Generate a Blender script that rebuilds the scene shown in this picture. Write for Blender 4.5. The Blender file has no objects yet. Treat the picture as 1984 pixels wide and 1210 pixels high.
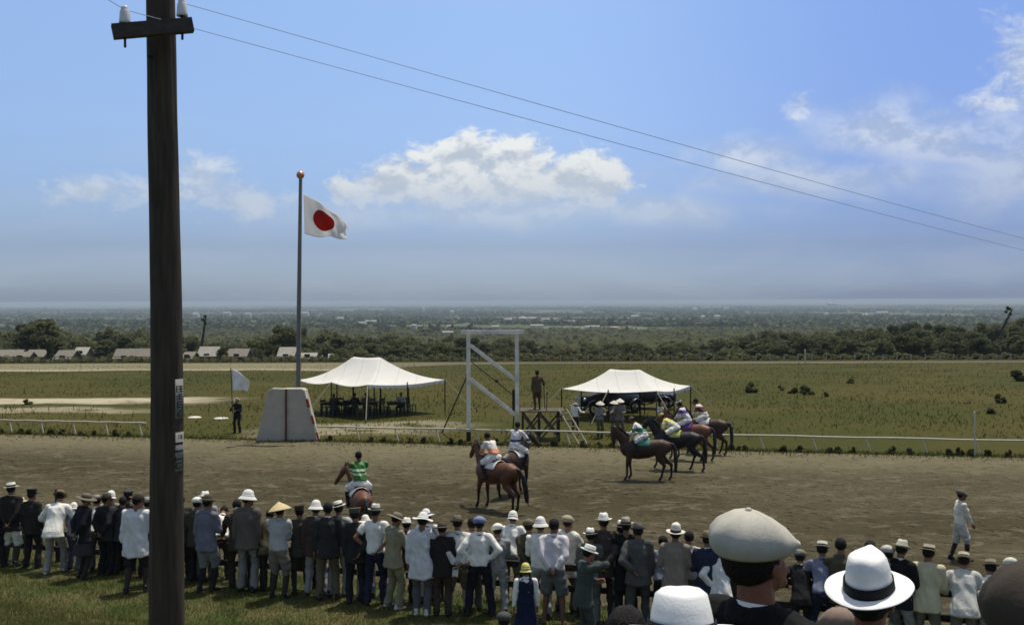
import bpy, math, random
import numpy as np
from mathutils import Vector, Matrix, Euler
R = math.radians
random.seed(7); RNG = np.random.default_rng(11)
scn = bpy.context.scene
COL = scn.collection
# ------------------------------------------------------------------ camera
W0, H0, FPX = 1984.0, 1210.0, 2000.0
CAMZ = 6.3
ROLL = 0.0035; PITCH = math.atan2(22.0, FPX)
cam = bpy.data.cameras.new('camera'); camo = bpy.data.objects.new('camera', cam); COL.objects.link(camo)
cam.sensor_width = 36.0; cam.lens = FPX/W0*36.0; cam.clip_start = 0.1; cam.clip_end = 80000
fw = Vector((0, math.cos(PITCH), -math.sin(PITCH)))
rt = Vector((math.cos(ROLL), 0, -math.sin(ROLL)))
upv = rt.cross(fw).normalized(); rt = fw.cross(upv).normalized()
M = Matrix((rt, upv, -fw)).transposed().to_4x4(); M.translation = (0, 0, CAMZ)
camo.matrix_world = M
scn.camera = camo
# ------------------------------------------------------------------ world
scn.view_settings.view_transform = 'Standard'; scn.view_settings.look = 'None'
scn.cycles.filter_width = 1.65; scn.view_settings.exposure = 0.0; scn.view_settings.gamma = 1.0
SUN_EL, SUN_AZ = 71.0, 36.0
wd = bpy.data.worlds.new('World'); scn.world = wd; wd.use_nodes = True
NT = wd.node_tree; NT.nodes.clear()

class G:
    """tiny node expression builder"""
    def __init__(s, nt): s.nt = nt
    def n(s, t, **kw):
        x = s.nt.nodes.new(t)
        for k, v in kw.items(): setattr(x, k, v)
        return x
    def put(s, sock, v):
        if isinstance(v, bpy.types.NodeSocket): s.nt.links.new(v, sock)
        elif v is not None:
            try: sock.default_value = v
            except Exception: sock.default_value = (*v, 1.0)
    def m(s, op, a, b=None, c=None, clamp=False):
        x = s.n('ShaderNodeMath', operation=op, use_clamp=clamp)
        s.put(x.inputs[0], a)
        if b is not None: s.put(x.inputs[1], b)
        if c is not None: s.put(x.inputs[2], c)
        return x.outputs[0]
    def vm(s, op, a, b=None):
        x = s.n('ShaderNodeVectorMath', operation=op); s.put(x.inputs[0], a)
        if b is not None: s.put(x.inputs[1], b)
        return x.outputs[0]
    def sm(s, v, a, b):   # smoothstep a..b
        x = s.n('ShaderNodeMapRange', interpolation_type='SMOOTHSTEP'); s.put(x.inputs[0], v)
        x.inputs[1].default_value = a; x.inputs[2].default_value = b; return x.outputs[0]
    def mix(s, f, a, b, blend='MIX'):
        x = s.n('ShaderNodeMix', data_type='RGBA', blend_type=blend); s.put(x.inputs[0], f)
        s.put(x.inputs[6], a if isinstance(a, bpy.types.NodeSocket) else (*a[:3], 1)); s.put(x.inputs[7], b if isinstance(b, bpy.types.NodeSocket) else (*b[:3], 1))
        return x.outputs[2]
    def noise(s, vec, scale, detail=4, rough=.55, dist=0.0, col=False):
        x = s.n('ShaderNodeTexNoise'); s.put(x.inputs['Vector'], vec); x.inputs['Scale'].default_value = scale
        x.inputs['Detail'].default_value = detail; x.inputs['Roughness'].default_value = rough; x.inputs['Distortion'].default_value = dist
        return x.outputs[1] if col else x.outputs[0]
    def ramp(s, f, pts):
        x = s.n('ShaderNodeValToRGB'); s.put(x.inputs[0], f); e = x.color_ramp.elements
        while len(e) < len(pts): e.new(.5)
        for i, (p, c) in enumerate(pts):
            e[i].position = p; e[i].color = (*c[:3], 1)
        return x.outputs[0]
    def xyz(s, v):
        x = s.n('ShaderNodeSeparateXYZ'); s.put(x.inputs[0], v); return x.outputs
    def comb(s, a, b, c):
        x = s.n('ShaderNodeCombineXYZ')
        for i, v in enumerate((a, b, c)): s.put(x.inputs[i], v)
        return x.outputs[0]

def C(r, g, b, k=1.0):
    f = lambda v: ((v/255+.055)/1.055)**2.4 if v/255 > .04045 else v/255/12.92
    return (f(r)*k, f(g)*k, f(b)*k)

g = G(NT)
sky = g.n('ShaderNodeTexSky', sky_type='NISHITA', sun_disc=False)
sky.sun_elevation = R(SUN_EL); sky.sun_rotation = R(SUN_AZ); sky.air_density = 1.0; sky.dust_density = 1.3; sky.ozone_density = 1.4
tc = g.n('ShaderNodeTexCoord').outputs['Generated']
dx, dy, dz = g.xyz(tc)
az = g.m('ARCTAN2', dx, dy); el = g.m('ARCSINE', dz)
SKYK = 0.15
grad = g.ramp(g.m('MULTIPLY', el, 2.5), [(0.0, (.60, .77, 1.20)), (.04, (.56, .72, 1.12)), (.13, (.47, .555, .84)), (.41, (.715, .785, .965)), (.69, (.87, .94, 1.06)), (.92, (1.20, 1.05, .86)), (1.0, (1.20, 1.05, .86))])
south = g.m('MULTIPLY', g.m('MULTIPLY', g.sm(az, -.02, .42), g.m('ADD', .8, g.m('MULTIPLY', g.sm(el, .02, .14), .2))), g.m('SUBTRACT', 1.0, g.sm(el, .33, .42)))
skyc = g.mix(1.0, sky.outputs[0], grad, 'MULTIPLY'); skyc = g.mix(1.0, skyc, g.mix(south, (1, 1, 1), (.66, .70, .86)), 'MULTIPLY')
cv = g.comb(g.m('MULTIPLY', az, 1.0), g.m('MULTIPLY', el, 1.5), 0.0)
n1 = g.noise(cv, 17, 12, .58, .25)
n1b = g.noise(g.vm('ADD', cv, (.004, .016, 0)), 17, 12, .58, .25)
bil = g.noise(cv, 70, 7, .6, .9)
def ell(a, e, ra, re):
    u = g.m('DIVIDE', g.m('SUBTRACT', az, a), ra); v = g.m('DIVIDE', g.m('SUBTRACT', el, e), re)
    return g.m('SUBTRACT', 1.0, g.m('SQRT', g.m('ADD', g.m('MULTIPLY', u, u), g.m('MULTIPLY', v, v))))
def mx(*a):
    r = a[0]
    for b in a[1:]: r = g.m('SMOOTH_MAX', r, b, .25)
    return r
main = mx(ell(-.048, .130, .050, .036), ell(.006, .132, .046, .038), ell(.048, .115, .060, .036), ell(.088, .113, .030, .030), ell(-.115, .110, .052, .028), ell(-.15, .103, .035, .018), ell(-.02, .103, .13, .024))
small = mx(ell(-.295, .115, .032, .026), ell(-.385, .099, .050, .020), ell(-.25, .094, .060, .020), ell(-.31, .10, .09, .018), ell(.135, .092, .03, .010), ell(.272, .178, .020, .017), ell(.465, .195, .045, .05), ell(.445, .17, .04, .015))
wisp = mx(ell(.335, .153, .055, .028), ell(.40, .14, .09, .03), ell(.22, .135, .05, .02), ell(.30, .112, .12, .018), ell(.45, .11, .09, .03), ell(.06, .086, .17, .016), ell(-.05, .083, .14, .013))
nn = g.m('ADD', g.m('SUBTRACT', n1, .5), g.m('MULTIPLY', g.m('SUBTRACT', bil, .5), .5))
dm = g.sm(g.m('ADD', main, g.m('MULTIPLY', nn, 2.3)), -.06, .50)
ds = g.m('MULTIPLY', g.sm(g.m('ADD', small, g.m('MULTIPLY', nn, 2.4)), -.1, .9), .6)
dw = g.m('MULTIPLY', g.sm(g.m('ADD', wisp, g.m('MULTIPLY', g.m('SUBTRACT', g.noise(cv, 13, 6, .5, .4), .5), 2.6)), -.55, 1.0), .5)
low = g.sm(g.m('ADD', el, g.m('MULTIPLY', nn, .03)), .066, .118)
dens = g.m('MAXIMUM', g.m('MULTIPLY', dm, g.m('ADD', .12, g.m('MULTIPLY', low, .80))), g.m('MAXIMUM', ds, dw))
lit = g.sm(g.m('ADD', g.m('SUBTRACT', n1, n1b), g.m('MULTIPLY', g.m('SUBTRACT', bil, .5), .22)), -.12, .08)
hgt = g.sm(el, .09, .15)
cl = g.mix(g.m('MULTIPLY', g.m('ADD', .35, g.m('MULTIPLY', hgt, .65)), lit), (.50, .56, .64), (.86, .88, .86))
clk = g.mix(1.0, cl, (1/SKYK,)*3, 'MULTIPLY')
veil = g.m('MULTIPLY', g.m('MULTIPLY', g.sm(g.noise(g.comb(g.m('MULTIPLY', az, .5), g.m('MULTIPLY', el, 2.2), 3.0), 9, 6, .6, .5), .42, .72), g.m('SUBTRACT', 1.0, g.sm(el, .10, .2))), .22)
skyc = g.mix(veil, skyc, g.mix(1.0, (.46, .54, .64), (1/SKYK,)*3, 'MULTIPLY'))
fin = g.mix(dens, skyc, clk)
# a soft veil of air just over the horizon
bg = g.n('ShaderNodeBackground'); g.put(bg.inputs[0], fin); bg.inputs[1].default_value = SKYK
g.put(g.n('ShaderNodeOutputWorld').inputs[0], bg.outputs[0])
# sun
sl = bpy.data.lights.new('sun', 'SUN'); sl.energy = 3.85; sl.angle = R(.55); sl.color = (1, .945, .83)
so = bpy.data.objects.new('sun', sl); COL.objects.link(so)
sd = Vector((math.sin(R(SUN_AZ))*math.cos(R(SUN_EL)), math.cos(R(SUN_AZ))*math.cos(R(SUN_EL)), math.sin(R(SUN_EL))))
so.rotation_euler = sd.to_track_quat('Z', 'Y').to_euler(); so.location = (0, 0, 30)

# ------------------------------------------------------------------ projection helpers
def ray(px, py):
    return (fw + rt*((px-W0/2)/FPX) + upv*((H0/2-py)/FPX))
def at(px, py, Y):
    d = ray(px, py); return Vector((0, 0, CAMZ)) + d*(Y/d.y)
def sfence(X, Y): return (Y-(18.0-.36*X))/1.063
def yrail(X): return 50.4-.19*(X+25)
def lerp(a, b, t): return a+(b-a)*t
def sst(t): t = np.clip(t, 0, 1); return t*t*(3-2*t)
FARY = np.array([-1e3, 60, 90, 125, 160, 300, 900, 4000, 9000, 60000.]); FARZ = np.array([0, 0, -.55, -1.6, -3.0, -13.5, -34, -58, -66, -66.])
def hgt0(X, Y):
    X = np.asarray(X, float); Y = np.asarray(Y, float); s = sfence(X, Y)
    bank = .9+np.clip(-2.6-s, 0, 13)*.28
    bank = bank-(bank-.0)*sst((s-.3)/3.8)
    und = .03*np.sin(X*.9+Y*.5)*np.sin(Y*.7-X*.2)*np.clip((60-Y)/30, 0, 1)
    return bank + np.interp(Y, FARY, FARZ) + und*np.clip(1-(s-.0)/6, 0, 1)
def gz(X, Y): return float(hgt0(X, Y))
def ground(px, py):
    d = ray(px, py); o = Vector((0, 0, CAMZ)); t = 8.0
    while t < 3000:
        p = o+d*t
        if p.z < gz(p.x, p.y): break
        t *= 1.004
    lo, hi = t/1.004, t
    for _ in range(30):
        m_ = (lo+hi)/2; p = o+d*m_
        if p.z < gz(p.x, p.y): hi = m_
        else: lo = m_
    return o+d*hi

# ------------------------------------------------------------------ objects & mesh helpers
def tag(o, label=None, cat=None, group=None, kind=None):
    if label: o['label'] = label
    if cat: o['category'] = cat
    if group: o['group'] = group
    if kind: o['kind'] = kind
    return o
def mesh(name, V, F, mats, parent=None, smooth=True, fm=None, uv=None):
    me = bpy.data.meshes.new(name)
    V = np.asarray(V, dtype=np.float32)
    if isinstance(F, np.ndarray) and F.ndim == 2:
        k = F.shape[1]; me.vertices.add(len(V)); me.vertices.foreach_set('co', V.ravel())
        me.loops.add(F.size); me.loops.foreach_set('vertex_index', F.astype(np.int32).ravel())
        me.polygons.add(len(F)); me.polygons.foreach_set('loop_start', np.arange(len(F), dtype=np.int32)*k)
        me.update(calc_edges=True)
    else:
        me.from_pydata(V.tolist(), [], [list(map(int, f)) for f in F])
    for m_ in (mats if isinstance(mats, (list, tuple)) else [mats]): me.materials.append(m_)
    if smooth: me.polygons.foreach_set('use_smooth', np.ones(len(me.polygons), bool))
    if fm is not None: me.polygons.foreach_set('material_index', np.asarray(fm, np.int32))
    if uv is not None:
        l = me.uv_layers.new(name='uv'); idx = np.zeros(len(me.loops), np.int32); me.loops.foreach_get('vertex_index', idx)
        l.data.foreach_set('uv', np.asarray(uv, np.float32)[idx].ravel())
    me.update()
    o = bpy.data.objects.new(name, me); COL.objects.link(o)
    if parent is not None: o.parent = parent
    return o
def empty(name, loc, rz=0, sc=1):
    o = bpy.data.objects.new(name, None); COL.objects.link(o); o.location = loc; o.rotation_euler = (0, 0, rz); o.scale = (sc,)*3
    o.empty_display_size = .1
    return o
def join(parts):
    Vs, Fs, n = [], [], 0
    for V, F in parts:
        Vs.append(np.asarray(V, float)); Fs += [[i+n for i in f] for f in F]; n += len(V)
    return (np.vstack(Vs) if Vs else np.zeros((0, 3))), Fs
def box(c, s, rot=None):
    v = np.array([[x, y, z] for z in (-.5, .5) for y in (-.5, .5) for x in (-.5, .5)])*np.array(s)
    if rot is not None: v = v @ np.array(rot.to_matrix()).T
    return v+np.array(c), [(0, 2, 3, 1), (4, 5, 7, 6), (0, 1, 5, 4), (2, 6, 7, 3), (0, 4, 6, 2), (1, 3, 7, 5)]
def bar(p, q, w, d=None, up=(0, 0, 1)):
    """square beam from p to q"""
    p, q = np.array(p, float), np.array(q, float); t = q-p; L = np.linalg.norm(t); t /= L
    u = np.array(up, float)
    if abs(u@t) > .95: u = np.array([0, 1, 0.])
    x = np.cross(t, u); x /= np.linalg.norm(x); y = np.cross(x, t); d = d or w
    c = [(-1, -1), (1, -1), (1, 1), (-1, 1)]
    v = [p+x*a*w/2+y*b*d/2 for a, b in c]+[q+x*a*w/2+y*b*d/2 for a, b in c]
    return np.array(v), [(3, 2, 1, 0), (4, 5, 6, 7)]+[(i, (i+1) % 4, 4+(i+1) % 4, 4+i) for i in range(4)]
def tube(P, r, n=10, side=(1, 0, 0), cap=True, caps=1.0):
    """loft along P; r: scalar or list of scalar/(rx,ry). round ends."""
    P = [np.array(p, float) for p in P]; K = len(P)
    if not isinstance(r, list): r = [r]*K
    r = [(a, a) if not isinstance(a, (list, tuple)) else a for a in r]
    T = []
    for i in range(K):
        t = P[min(i+1, K-1)]-P[max(i-1, 0)]; T.append(t/(np.linalg.norm(t)+1e-9))
    rings = []
    s0 = np.array(side, float)
    if abs(s0@T[0]) > .95*np.linalg.norm(s0): s0 = np.array([0, 1., .2])
    def ring(c, t, a, b):
        nonlocal s0
        x = s0-t*(s0@t); x /= np.linalg.norm(x)+1e-9; y = np.cross(t, x)
        return [c+x*a*math.cos(2*math.pi*k/n)+y*b*math.sin(2*math.pi*k/n) for k in range(n)]
    if cap:
        m0 = min(r[0])*caps
        for f in (.97, .8, .45): rings.append(ring(P[0]-T[0]*m0*f, T[0], *(q*math.sqrt(max(1-f*f, 0)) for q in r[0])))
    for i in range(K): rings.append(ring(P[i], T[i], *r[i]))
    if cap:
        m1 = min(r[-1])*caps
        for f in (.45, .8, .97): rings.append(ring(P[-1]+T[-1]*m1*f, T[-1], *(q*math.sqrt(max(1-f*f, 0)) for q in r[-1])))
    V = np.array([v for q in rings for v in q]); m_ = len(rings); F = []
    for i in range(m_-1):
        for k in range(n):
            a, b = i*n+k, i*n+(k+1) % n; F.append((a, b, b+n, a+n))
    F.append(tuple(reversed(range(n)))); F.append(tuple(range((m_-1)*n, m_*n)))
    return V, F
def ball(c, r, n=10, rot=None):
    V, F = tube([(0, 0, -.001), (0, 0, .001)], [1, 1], n); V = V.copy()
    r = np.array(r if hasattr(r, '__len__') else (r, r, r), float); V = V*r
    if rot is not None: V = V @ np.array(rot).T
    return V+np.array(c), F
def lathe(prof, n=28, ex=1.0, ey=1.0):
    V, F = [], []; 
    for r_, z in prof:
        for k in range(n):
            a = 2*math.pi*k/n; V.append((r_*ex*math.sin(a), r_*ey*math.cos(a), z))
    m_ = len(prof)
    for i in range(m_-1):
        for k in range(n):
            a, b = i*n+k, i*n+(k+1) % n; F.append((a, a+n, b+n, b))
    return np.array(V), F
def ik(a, b, l1, l2, pole):
    a, b, pole = (np.array(q, float) for q in (a, b, pole)); d = b-a; L = np.linalg.norm(d); t = d/(L+1e-9)
    if L > (l1+l2)*.995: L = (l1+l2)*.995; b = a+t*L
    x = (l1*l1-l2*l2+L*L)/(2*L); h = math.sqrt(max(l1*l1-x*x, 1e-6)); p = pole-t*(pole@t); p /= np.linalg.norm(p)+1e-9
    return a+t*x+p*h, b
def wrinkle(V, N, amp, kx=26., kz=9., seed=0.):
    q = V+.03*np.sin(V[:, [1, 2, 0]]*11+seed)
    a = np.sin(q[:, 0]*kx+q[:, 1]*kx*.6+q[:, 2]*kz+seed)+.6*np.sin(q[:, 1]*kx*1.3-q[:, 2]*kz*2.1+seed*2+1)+.5*np.sin((q[:, 0]-q[:, 1])*kx*1.9+q[:, 2]*kz*3+seed*3)
    a += .5*np.sin(q[:, 2]*38+q[:, 0]*13+seed)*np.sin(q[:, 0]*17+seed*1.7+q[:, 1]*9)
    return V+N*(np.maximum(a, -.7)*amp*.5)[:, None]
BAKE = []
def remeshed(name, parts, mat, voxel, parent=None, smooth=3, fold=0.0, extras=None, kx=26., kz=9., post=None):
    V, F = join(parts)
    o = mesh(name, V, F, mat, parent)
    m_ = o.modifiers.new('r', 'REMESH'); m_.mode = 'VOXEL'; m_.voxel_size = voxel; m_.use_smooth_shade = True
    if smooth:
        s = o.modifiers.new('s', 'SMOOTH'); s.factor = .5; s.iterations = smooth
    BAKE.append((o, fold, extras, kx, kz, post)); return o
def bake_all():
    dg = bpy.context.evaluated_depsgraph_get(); dg.update()
    out = []
    for o, *_ in BAKE:
        out.append(bpy.data.meshes.new_from_object(o.evaluated_get(dg)))
    for (o, fold, extras, kx, kz, post), me in zip(BAKE, out):
        old = o.data; mats = list(old.materials); nm = old.name; o.modifiers.clear()
        n = len(me.vertices); V = np.zeros(n*3, np.float32); me.vertices.foreach_get('co', V); V = V.reshape(-1, 3).astype(float)
        if fold:
            N = np.zeros(n*3, np.float32); me.vertex_normals.foreach_get('vector', N); N = N.reshape(-1, 3)
            V = wrinkle(V, N, fold, kx, kz, len(o.name)+sum(map(ord, o.name)) % 31)
        if post is not None: V = post(V)
        me.vertices.foreach_set('co', V.astype(np.float32).ravel())
        if extras:
            F = [list(p.vertices) for p in me.polygons]; fm = [0]*len(F); VV = [V]; k = n
            for (v, f, mi) in extras:
                VV.append(np.asarray(v)); F += [[i+k for i in q] for q in f]; fm += [mi]*len(f); k += len(v)
            me2 = bpy.data.meshes.new(nm); me2.from_pydata(np.vstack(VV).tolist(), [], F)
            me2.polygons.foreach_set('material_index', np.array(fm, np.int32)); me = me2
        me.materials.clear()
        for m_ in mats: me.materials.append(m_)
        me.polygons.foreach_set('use_smooth', np.ones(len(me.polygons), bool)); me.update()
        o.data = me; bpy.data.meshes.remove(old); me.name = nm

# ------------------------------------------------------------------ materials
MATS = {}
def mat(key, col, rough=.85, var=.15, scale=8., bump=.0, bscale=40., spec=.3, metal=0., stretch=(1, 1, 1), coord='Object'):
    if key in MATS: return MATS[key]
    m_ = bpy.data.materials.new(key); m_.use_nodes = True; nt = m_.node_tree; g = G(nt)
    b = nt.nodes['Principled BSDF']; b.inputs['Roughness'].default_value = rough
    b.inputs['Specular IOR Level'].default_value = spec; b.inputs['Metallic'].default_value = metal
    v = g.n('ShaderNodeTexCoord').outputs[coord]; v = g.vm('MULTIPLY', v, stretch)
    nz = g.noise(v, scale, 5, .6)
    lo = tuple(c*(1-var) for c in col); hi = tuple(min(c*(1+var), 1) for c in col)
    g.put(b.inputs['Base Color'], g.ramp(nz, [(.3, lo), (.7, hi)]))
    if bump:
        bp = g.n('ShaderNodeBump'); bp.inputs['Strength'].default_value = bump; bp.inputs['Distance'].default_value = .02
        g.put(bp.inputs['Height'], g.noise(v, bscale, 4, .6)); g.put(b.inputs['Normal'], bp.outputs[0])
    MATS[key] = m_; return m_
def cloth(col):
    col = tuple(max(c, .008)*(1+.55*math.exp(-max(col)/.05)) for c in col)
    return mat('cloth_%02x%02x%02x' % tuple(int(min(c, 1)**.45*255) for c in col), col, .9, .16, 7, .7, 16, .15, stretch=(1, 1, .45))
WHT = (.80, .78, .71); OFFW = (.55, .53, .46); CREAM = (.58, .53, .38); LGREY = (.33, .33, .32); GREY = (.13, .13, .12); DGREY = (.055, .054, .050)
BLACK = (.020, .019, .018); NAVY = (.018, .022, .045); OLIVE = (.055, .05, .032); BROWN = (.075, .05, .036); TAN = (.20, .165, .125)
KHAKI = (.16, .13, .075); LBLUE = (.28, .31, .42); GBLUE = (.17, .17, .20); MAROON = (.05, .028, .024); GREEN = (.05, .06, .05); STRAW = (.55, .44, .24)
SKIN = mat('skin', (.24, .115, .065), .55, .12, 14, .1, 60, .35); SKIND = mat('skin_tanned', (.16, .07, .04), .55, .12, 14, .1, 60, .35)
EYE = mat('eye_dark', (.015, .01, .008), .3); HAIR = mat('black_hair', (.012, .010, .009), .6, .4, 60, .6, 140, .15, stretch=(1, 1, .25))
SHOE = mat('black_shoe', (.015, .013, .012), .45); SHOEW = mat('white_shoe', (.6, .58, .52), .7)
# ------------------------------------------------------------------ people
ARM = {  # hand target (x outward, y forward, z), elbow pole
 'side': ((.24, .04, .80), (.3, -1, 0)), 'back': ((.035, -.17, .93), (1, -.5, -.2)), 'hips': ((.165, -.03, 1.0), (1, -.45, 0)),
 'hipb': ((.10, -.14, .98), (1, -.3, 0)), 'front': ((.06, .26, 1.12), (.6, -.3, -1)), 'fold': ((-.08, .21, 1.14), (.6, -.1, -1)),
 'rail': ((.22, .40, .98), (.8, -.2, -.6)), 'read': ((.05, .30, 1.22), (.5, 0, -1)), 'up': ((.22, .30, 1.5), (.6, .2, -1)),
 'out': ((.50, .25, 1.12), (.3, -.6, -1)), 'pock': ((.19, .03, .86), (.8, -.8, 0)), 'rein': ((.07, .36, 1.62-.64), (.7, 0, -1)), 'hat': ((.15, .10, 1.45), (1, .4, 0)),
 'stick': ((.33, .22, 1.10), (.5, -.6, -1)), 'wave': ((.10, .28, 1.25), (.8, 0, -1)),
}
def rotm(axis, a): return np.array(Matrix.Rotation(a, 3, axis))
def hat_parts(kind, n=28):
    """returns crown(V,F), band or None, extra or None in hat space: origin at brim centre, +Y front"""
    th = .004; band = None; ex, ey = .90, 1.06
    def shell(prof, **k):
        V, F = lathe(prof, n, ex, ey); return V, F
    if kind == 'boater':
        V, F = shell([(0, .088), (.083, .088), (.089, .083), (.090, .004), (.150, .006), (.153, .003), (.150, -.001), (.088, -.002)])
        band = shell([(.0905, .044), (.0935, .043), (.0935, .007), (.0905, .006)])
    elif kind in ('fedora', 'panama', 'crush', 'plain'):
        t = {'crush': .100, 'panama': .128}.get(kind, .112); bw = .168 if kind == 'panama' else .150
        V, F = shell([(0, t-.012), (.03, t-.006), (.055, t), (.072, t-.012), (.082, t-.05), (.092, .01), (.095, .002), (.125, -.004), (bw-.002, .004), (bw, .001), (.125, -.010), (.09, -.006)])
        d = V[:, 2] > t-.04; V[d, 2] -= {'panama': -.010, 'plain': .003}.get(kind, .016)*np.exp(-(V[d, 0]/.022)**2)*(V[d, 1] < .07)
        f = V[:, 1] > .02; V[f, 0] *= 1-.22*np.clip((V[f, 2]-.03)/.09, 0, 1)*np.clip(V[f, 1]/.08, 0, 1)
        rr = np.hypot(V[:, 0], V[:, 1]); o = rr > .11
        V[o, 2] += (.004 if kind == 'panama' else .016)*np.abs(V[o, 0])/.15*1.2 - .020*np.clip(V[o, 1]/.15, 0, 1)+ .006*np.clip(-V[o, 1]/.15, 0, 1)
        if kind == 'crush': V[:, 2] += .012*np.sin(V[:, 0]*60)*np.cos(V[:, 1]*50)*(V[:, 2] > .03)
        band = shell([(.0925, .040), (.0955, .038), (.0985, .004), (.095, .002)]); B = band[0]
        f = B[:, 1] > .02; B[f, 0] *= 1-.05*np.clip(B[f, 1]/.08, 0, 1)
    elif kind == 'pith':
        V, F = shell([(0, .128), (.02, .126), (.05, .116), (.078, .092), (.093, .055), (.099, .018), (.125, -.008), (.155, -.040), (.157, -.044), (.150, -.042), (.10, .0)])
        band = shell([(.0985, .034), (.1015, .033), (.1035, .014), (.100, .012)])
    elif kind == 'sun':
        V, F = shell([(0, .125), (.03, .122), (.065, .105), (.085, .06), (.095, .012), (.13, .003), (.19, -.006), (.192, -.010), (.13, -.006), (.09, -.002)])
        band = shell([(.090, .04), (.0945, .038), (.099, .014), (.095, .012)]); V[:, 2] += .012*np.sin(np.arctan2(V[:, 0], V[:, 1])*3)*(np.hypot(V[:, 0], V[:, 1]) > .12)
    elif kind == 'wide':
        V, F = shell([(0, .085), (.05, .082), (.08, .07), (.09, .03), (.096, .004), (.15, -.004), (.20, -.018), (.202, -.023), (.14, -.012), (.09, -.004)])
        band = shell([(.092, .03), (.095, .029), (.0985, .008), (.095, .006)])
    elif kind == 'cone':
        V, F = shell([(0, .115), (.012, .11), (.05, .085), (.10, .055), (.16, .015), (.225, -.035), (.228, -.040), (.15, .0), (.08, .03)])
    elif kind == 'cloche':
        V, F = shell([(0, .118), (.03, .115), (.065, .098), (.088, .06), (.096, .0), (.104, -.035), (.128, -.052), (.130, -.056), (.10, -.045), (.09, 0)])
        band = shell([(.095, .022), (.0985, .021), (.1015, -.006), (.098, -.008)])
    elif kind == 'cap':     # flat cap: puffed crown pulled over a short visor
        V, F = lathe([(0, .104), (.025, .102), (.055, .094), (.085, .078), (.108, .052), (.118, .026), (.114, .004), (.103, -.016), (.095, -.024), (.088, -.012)], n, .95, 1.17); aa_ = np.arctan2(V[:, 0], V[:, 1]); V *= (1+.030*np.sin(aa_*8+V[:, 2]*30)*np.clip(V[:, 2]/.03, 0, 1)*np.clip((.10-V[:, 2])/.05, 0, 1))[:, None]; V[:, 2] -= .0025*(np.abs(np.sin(aa_*4)) < .10)*(V[:, 2] > .02); V[:, 1] -= .22*np.clip(V[:, 2]-.03, 0, 1)
        fr = np.clip(V[:, 1]/.12, 0, 1); V[:, 2] -= .050*fr*(V[:, 2] > 0)*np.clip(V[:, 2]/.04, 0, 1); V[:, 1] += .022*fr; bt_ = ball((0, -.018, .104), (.010, .010, .006), 8); F = F+[[i+len(V) for i in q] for q in bt_[1]]; V = np.vstack([V, bt_[0]])
        v2, f2 = lathe([(0, .004), (.085, .003), (.1, .0), (.085, -.005), (0, -.003)], n, .80, .72); v2[:, 1] = v2[:, 1]+.085; v2[:, 2] -= .018+.25*np.clip(v2[:, 1]-.09, 0, 1)
        band = (v2, f2)
    elif kind == 'peak':    # uniform / student cap
        V, F = lathe([(0, .083), (.10, .086), (.118, .078), (.112, .066), (.096, .05), (.094, .0), (.090, -.004)], n, .94, 1.06)
        v2, f2 = lathe([(0, .004), (.085, .003), (.095, .0), (.085, -.005), (0, -.003)], n, .85, .75); v2[:, 1] += .075; v2[:, 2] -= .5*np.clip(v2[:, 1]-.08, 0, 1)
        band = (v2, f2)
    elif kind == 'jockey':
        V, F = lathe([(0, .098), (.04, .094), (.075, .068), (.092, .03), (.096, -.01), (.092, -.014)], n, .93, 1.08)
        v2, f2 = lathe([(0, .004), (.07, .003), (.08, .0), (.07, -.005), (0, -.003)], n, .9, .8); v2[:, 1] += .095; v2[:, 2] -= .012+.4*np.clip(v2[:, 1]-.09, 0, 1)
        band = (v2, f2)
    return (V, F), band
def hatmat(c): return mat('hat_%02x%02x%02x' % tuple(int(min(q, 1)**.45*255) for q in c), c, .8, .10, 18, .12, 130, .2)

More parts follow.
